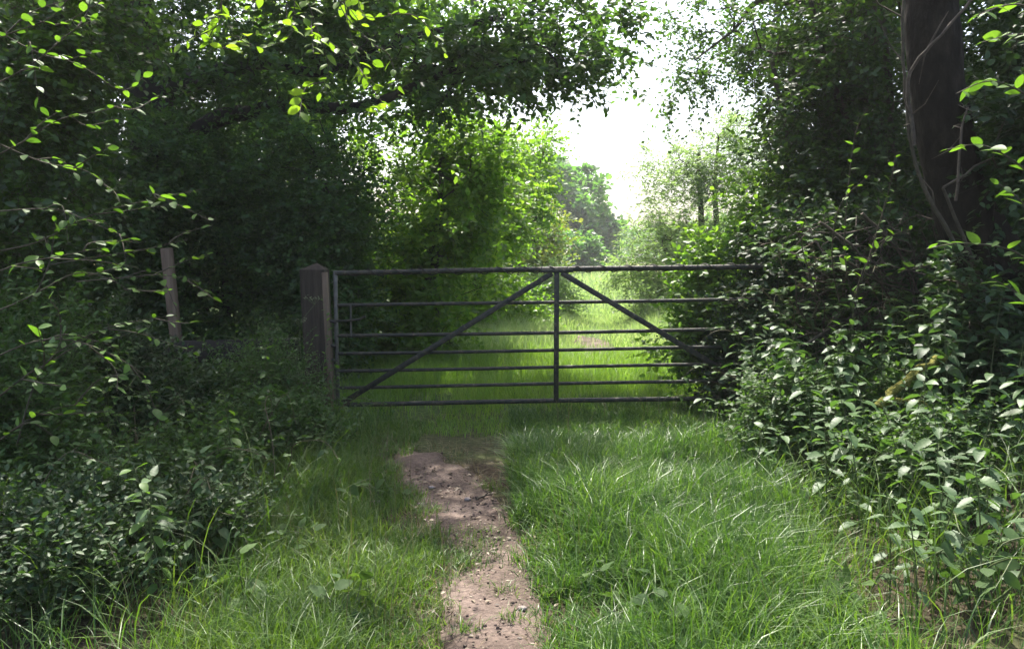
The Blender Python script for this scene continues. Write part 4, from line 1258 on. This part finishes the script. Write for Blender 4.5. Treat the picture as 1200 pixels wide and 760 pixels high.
# left verge: shorter, paler
P = scatter(19000, -1.7, .2, 2.2, 6.6, lambda x, y: np.where((x < (path_edges(y)[0] + path_edges(y)[1]) / 2) & (path_dist(x, y) > .0), sstep(-1.4 - .12 * (y - 3), -.95 - .12 * (y - 3), x) * sstep(-.04, .1, path_dist(x, y)), 0))
P = P[(nzf(P, 2.6, 2.) > -.3) | (rng.random(len(P)) < .3)]
P = tuft(P, 3, .016)
pdist = path_dist(P[:, 0], P[:, 1]); P = P[pdist > 0]; pdist = pdist[pdist > 0]
H = (.07 + .10 * sstep(.0, .6, pdist)) * (.5 + .9 * rng.random(len(P))) * (1 + .4 * nzf(P, 1.8, 9.)) * (1 + .35 * sstep(4, 5., P[:, 1])) * (1 - .68 * sstep(5.2, 6.0, P[:, 1]))
blades('grass', 'shorter yellowish green grass verge left of the path', P, H, (.004 + .004 * rng.random(len(P))) * (.6 + .1 * P[:, 1]), 'grass_verge', .7, 3, (.15, -.25))
# tufts growing on the path itself
c = np.array([ground_at(*q) for q in ((530, 650), (545, 665), (520, 630), (535, 685), (560, 650), (640, 700), (632, 735), (515, 720), (548, 655), (560, 665), (535, 668), (575, 640), (520, 690), (600, 735), (545, 750), (590, 700), (508, 600), (560, 628), (530, 640), (575, 575), (610, 660))])
P = np.repeat(np.concatenate([c, np.zeros((len(c), 1))], 1), 110, 0); P[:, :2] += rng.normal(size=(len(P), 2)) * np.array((.06, .05)) * np.repeat(rng.uniform(.3, 1.6, len(c)), 110)[:, None]; P[:, 2] = gz(P[:, 0], P[:, 1])
blades('grass', 'small worn tufts of grass on the bare path', P, .02 + .09 * rng.random(len(P)) ** 2, .003 + .003 * rng.random(len(P)), 'grass_verge', .9, 3)
# undergrowth floor of both banks
P = np.concatenate([scatter(9000, -3.6, -1.0, 2.4, 7, lambda x, y: np.full(x.shape, .7)), scatter(16000, 1.4, 6.2, 2.4, 7.0, lambda x, y: sstep(1.2, 1.8, x) * .7), scatter(6000, -6.5, -3.4, 2.4, 7.5, lambda x, y: np.full(x.shape, .6))])
blades('grass', 'thin dark grass under the brambles and nettles of both banks', P, .12 + .25 * rng.random(len(P)), .003 + .004 * rng.random(len(P)), 'grass_blade', .8, 4)
# under and just beyond the gate
P = tuft(scatter(11000, -1.7, 2.3, 6.1, 10.5, lambda x, y: .9 * sstep(-1.9, -1.4, x) * np.where((np.abs(x + .95 - .1 * (y - 6)) < .25) & (y < 8), .15, 1)), 3, .03)
H = (.16 + .22 * rng.random(len(P))) * (1 + .4 * nzf(P, 1.3, 3.)) * (.3 + .7 * sstep(6.7, 7.9, P[:, 1]))
blades('grass', 'tall grass under and just beyond the gate', P, np.maximum(H, .04), .004 + .004 * rng.random(len(P)), 'gate_grass', .6, 3)
# the meadow, coarser with distance
def trk(x, y): return np.where((np.abs(x - 1.28) < .28) & (y > 10) & (y < 14), .15, 1)
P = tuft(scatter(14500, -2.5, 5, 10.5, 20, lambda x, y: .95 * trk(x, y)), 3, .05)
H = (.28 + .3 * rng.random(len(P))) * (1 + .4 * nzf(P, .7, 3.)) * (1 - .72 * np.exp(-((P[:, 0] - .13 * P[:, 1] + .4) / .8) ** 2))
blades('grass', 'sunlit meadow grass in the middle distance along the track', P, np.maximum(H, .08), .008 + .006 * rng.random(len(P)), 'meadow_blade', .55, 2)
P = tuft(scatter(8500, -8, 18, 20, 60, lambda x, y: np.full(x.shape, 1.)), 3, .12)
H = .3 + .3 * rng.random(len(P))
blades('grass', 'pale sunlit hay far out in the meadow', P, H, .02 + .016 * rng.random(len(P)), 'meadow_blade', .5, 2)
P = scatter(5200, -1.2, .9, 2.4, 5.9, lambda x, y: np.where((path_dist(x, y) > -.03) & (path_dist(x, y) < .16), .8, .06))
blades('dry_grass', 'yellowed trampled grass along both edges of the path', P, .04 + .09 * rng.random(len(P)), .003 + .003 * rng.random(len(P)), 'dry_grass', 1.3, 3, cat='dry grass')
P = np.concatenate([scatter(800, -3.0, -1.1, 2.7, 5.8, lambda x, y: np.full(x.shape, .8)), scatter(500, 1.3, 2.6, 2.7, 4.5, lambda x, y: np.full(x.shape, .7))])
blades('grass', 'long arching grass blades rising through the undergrowth of both banks', P, .3 + .35 * rng.random(len(P)), .005 + .005 * rng.random(len(P)), 'grass_verge', .9, 5)
# dry thatch and flowering stalks
P = scatter(1700, .95, 1.9, 2.5, 4.4, lambda x, y: np.exp(-((x - 1.35) / .28) ** 2 - ((y - 3.3) / .6) ** 2))
blades('dry_thatch', 'brown dry grass thatch below the nettles on the right', P, .05 + .10 * rng.random(len(P)), .002 + .002 * rng.random(len(P)), 'dry_grass', 1.6, 4, cat='dry grass')
P = np.concatenate([scatter(900, .15, 1.9, 2.6, 6.8, lambda x, y: np.where(path_dist(x, y) > .1, .25, 0)), scatter(700, -1.4, .0, 2.6, 6, lambda x, y: np.where(path_dist(x, y) > .02, .25, 0)), scatter(1500, -1.5, 4, 7, 13, lambda x, y: np.full(x.shape, .3))])
blades('grass_stalks', 'pale thin flowering grass stalks standing in the long grass', P, .25 + .25 * rng.random(len(P)), .0022 + .001 * rng.random(len(P)), 'dry_grass', .35, 4, cat='grass')

# leaf litter, crumbs of earth and a few stones on the path
P = scatter(4200, -1.2, .6, 2.4, 6.0, lambda x, y: np.where(path_dist(x, y) < .03, .9, .08)); P[:, 2] += .032
V, F, r_ = place_leaves(T_OVAL, P, rng.normal(size=(len(P), 3)) * np.array((1, 1, .1)), UPV + rng.normal(size=(len(P), 3)) * .2, rng.uniform(.008, .04, len(P)) * (rng.random(len(P)) ** .7))
tag(obj('leaf_litter', mesh('leaf_litter', V, F, r_, False, [M['litter']]), kind='stuff'), 'dry leaf scraps and crumbs strewn over the bare path', 'litter')
rb = Bag()
ico = np.array([(0, 0, 1), (.89, 0, .45), (.28, .85, .45), (-.72, .53, .45), (-.72, -.53, .45), (.28, -.85, .45), (.72, .53, -.45), (-.28, .85, -.45), (-.89, 0, -.45), (-.28, -.85, -.45), (.72, -.53, -.45), (0, 0, -1)])
icf = np.array([(0, 1, 2), (0, 2, 3), (0, 3, 4), (0, 4, 5), (0, 5, 1), (1, 6, 2), (2, 7, 3), (3, 8, 4), (4, 9, 5), (5, 10, 1), (6, 7, 2), (7, 8, 3), (8, 9, 4), (9, 10, 5), (10, 6, 1), (11, 7, 6), (11, 8, 7), (11, 9, 8), (11, 10, 9), (11, 6, 10)])
P = scatter(2600, -1.2, .6, 2.4, 6.0, lambda x, y: np.where(path_dist(x, y) < .0, .9, 0))
for p in P:
    s = rng.uniform(.003, .009)
    rb.add(p + np.array((0, 0, .028)) + ico * s * rng.uniform(.6, 1.3, 3), icf, rng.random())
tag(obj('earth_crumbs', rb.mesh('earth_crumbs', [M['dirt']], True), kind='stuff'), 'small crumbs of earth scattered on the path', 'soil')
for k, (px, py, s, lab) in enumerate([(440, 592, .022, 'small pale stone on the left edge of the path\'s bend'), (493, 593, .02, 'pale flat stone on the left of the path below the bend'), (506, 575, .018, 'little stone in the middle of the path\'s upper bend'),
                                      (548, 590, .02, 'small dark stone in the middle of the path beside the twig'), (612, 722, .018, 'little pale stone on the near right part of the path')]):
    g = ground_at(px, py)
    V = ico * s * np.array((1.3, 1.0, .6)) * rng.uniform(.85, 1.15, (12, 3))
    tag(obj('stone', mesh('stone', V, icf, None, False, [M['stone']]), None, (g[0], g[1], float(gz(*g)) + .03)), lab, 'stone', 'stones on the path')
g0, g1 = ground_at(558, 592), ground_at(578, 586)
stick('fallen_twig', 'short pale twig lying across the path at its right edge', 'twig', [(g0[0], g0[1], .036), ((g0[0] + g1[0]) / 2, (g0[1] + g1[1]) / 2, .045), (g1[0], g1[1], .038)], .008, .005, 'dead_twig', 1, sl=.06)

# ------------------------------------------------------------------ air
m, nt, out = newmat('summer_haze')
pv = nt.nodes.new('ShaderNodeVolumePrincipled')
pv.inputs['Color'].default_value = (.96, .98, 1, 1)
pv.inputs['Density'].default_value = .0008
pv.inputs['Anisotropy'].default_value = .3
nt.links.new(pv.outputs[0], out.inputs['Volume'])
b = Bag(); box(b, (0, 170, 6.5), (175, 250, 8))
hz = obj('haze', b.mesh('haze', [m]), kind='stuff')
tag(hz, 'thin bright summer haze over the whole meadow', 'haze')
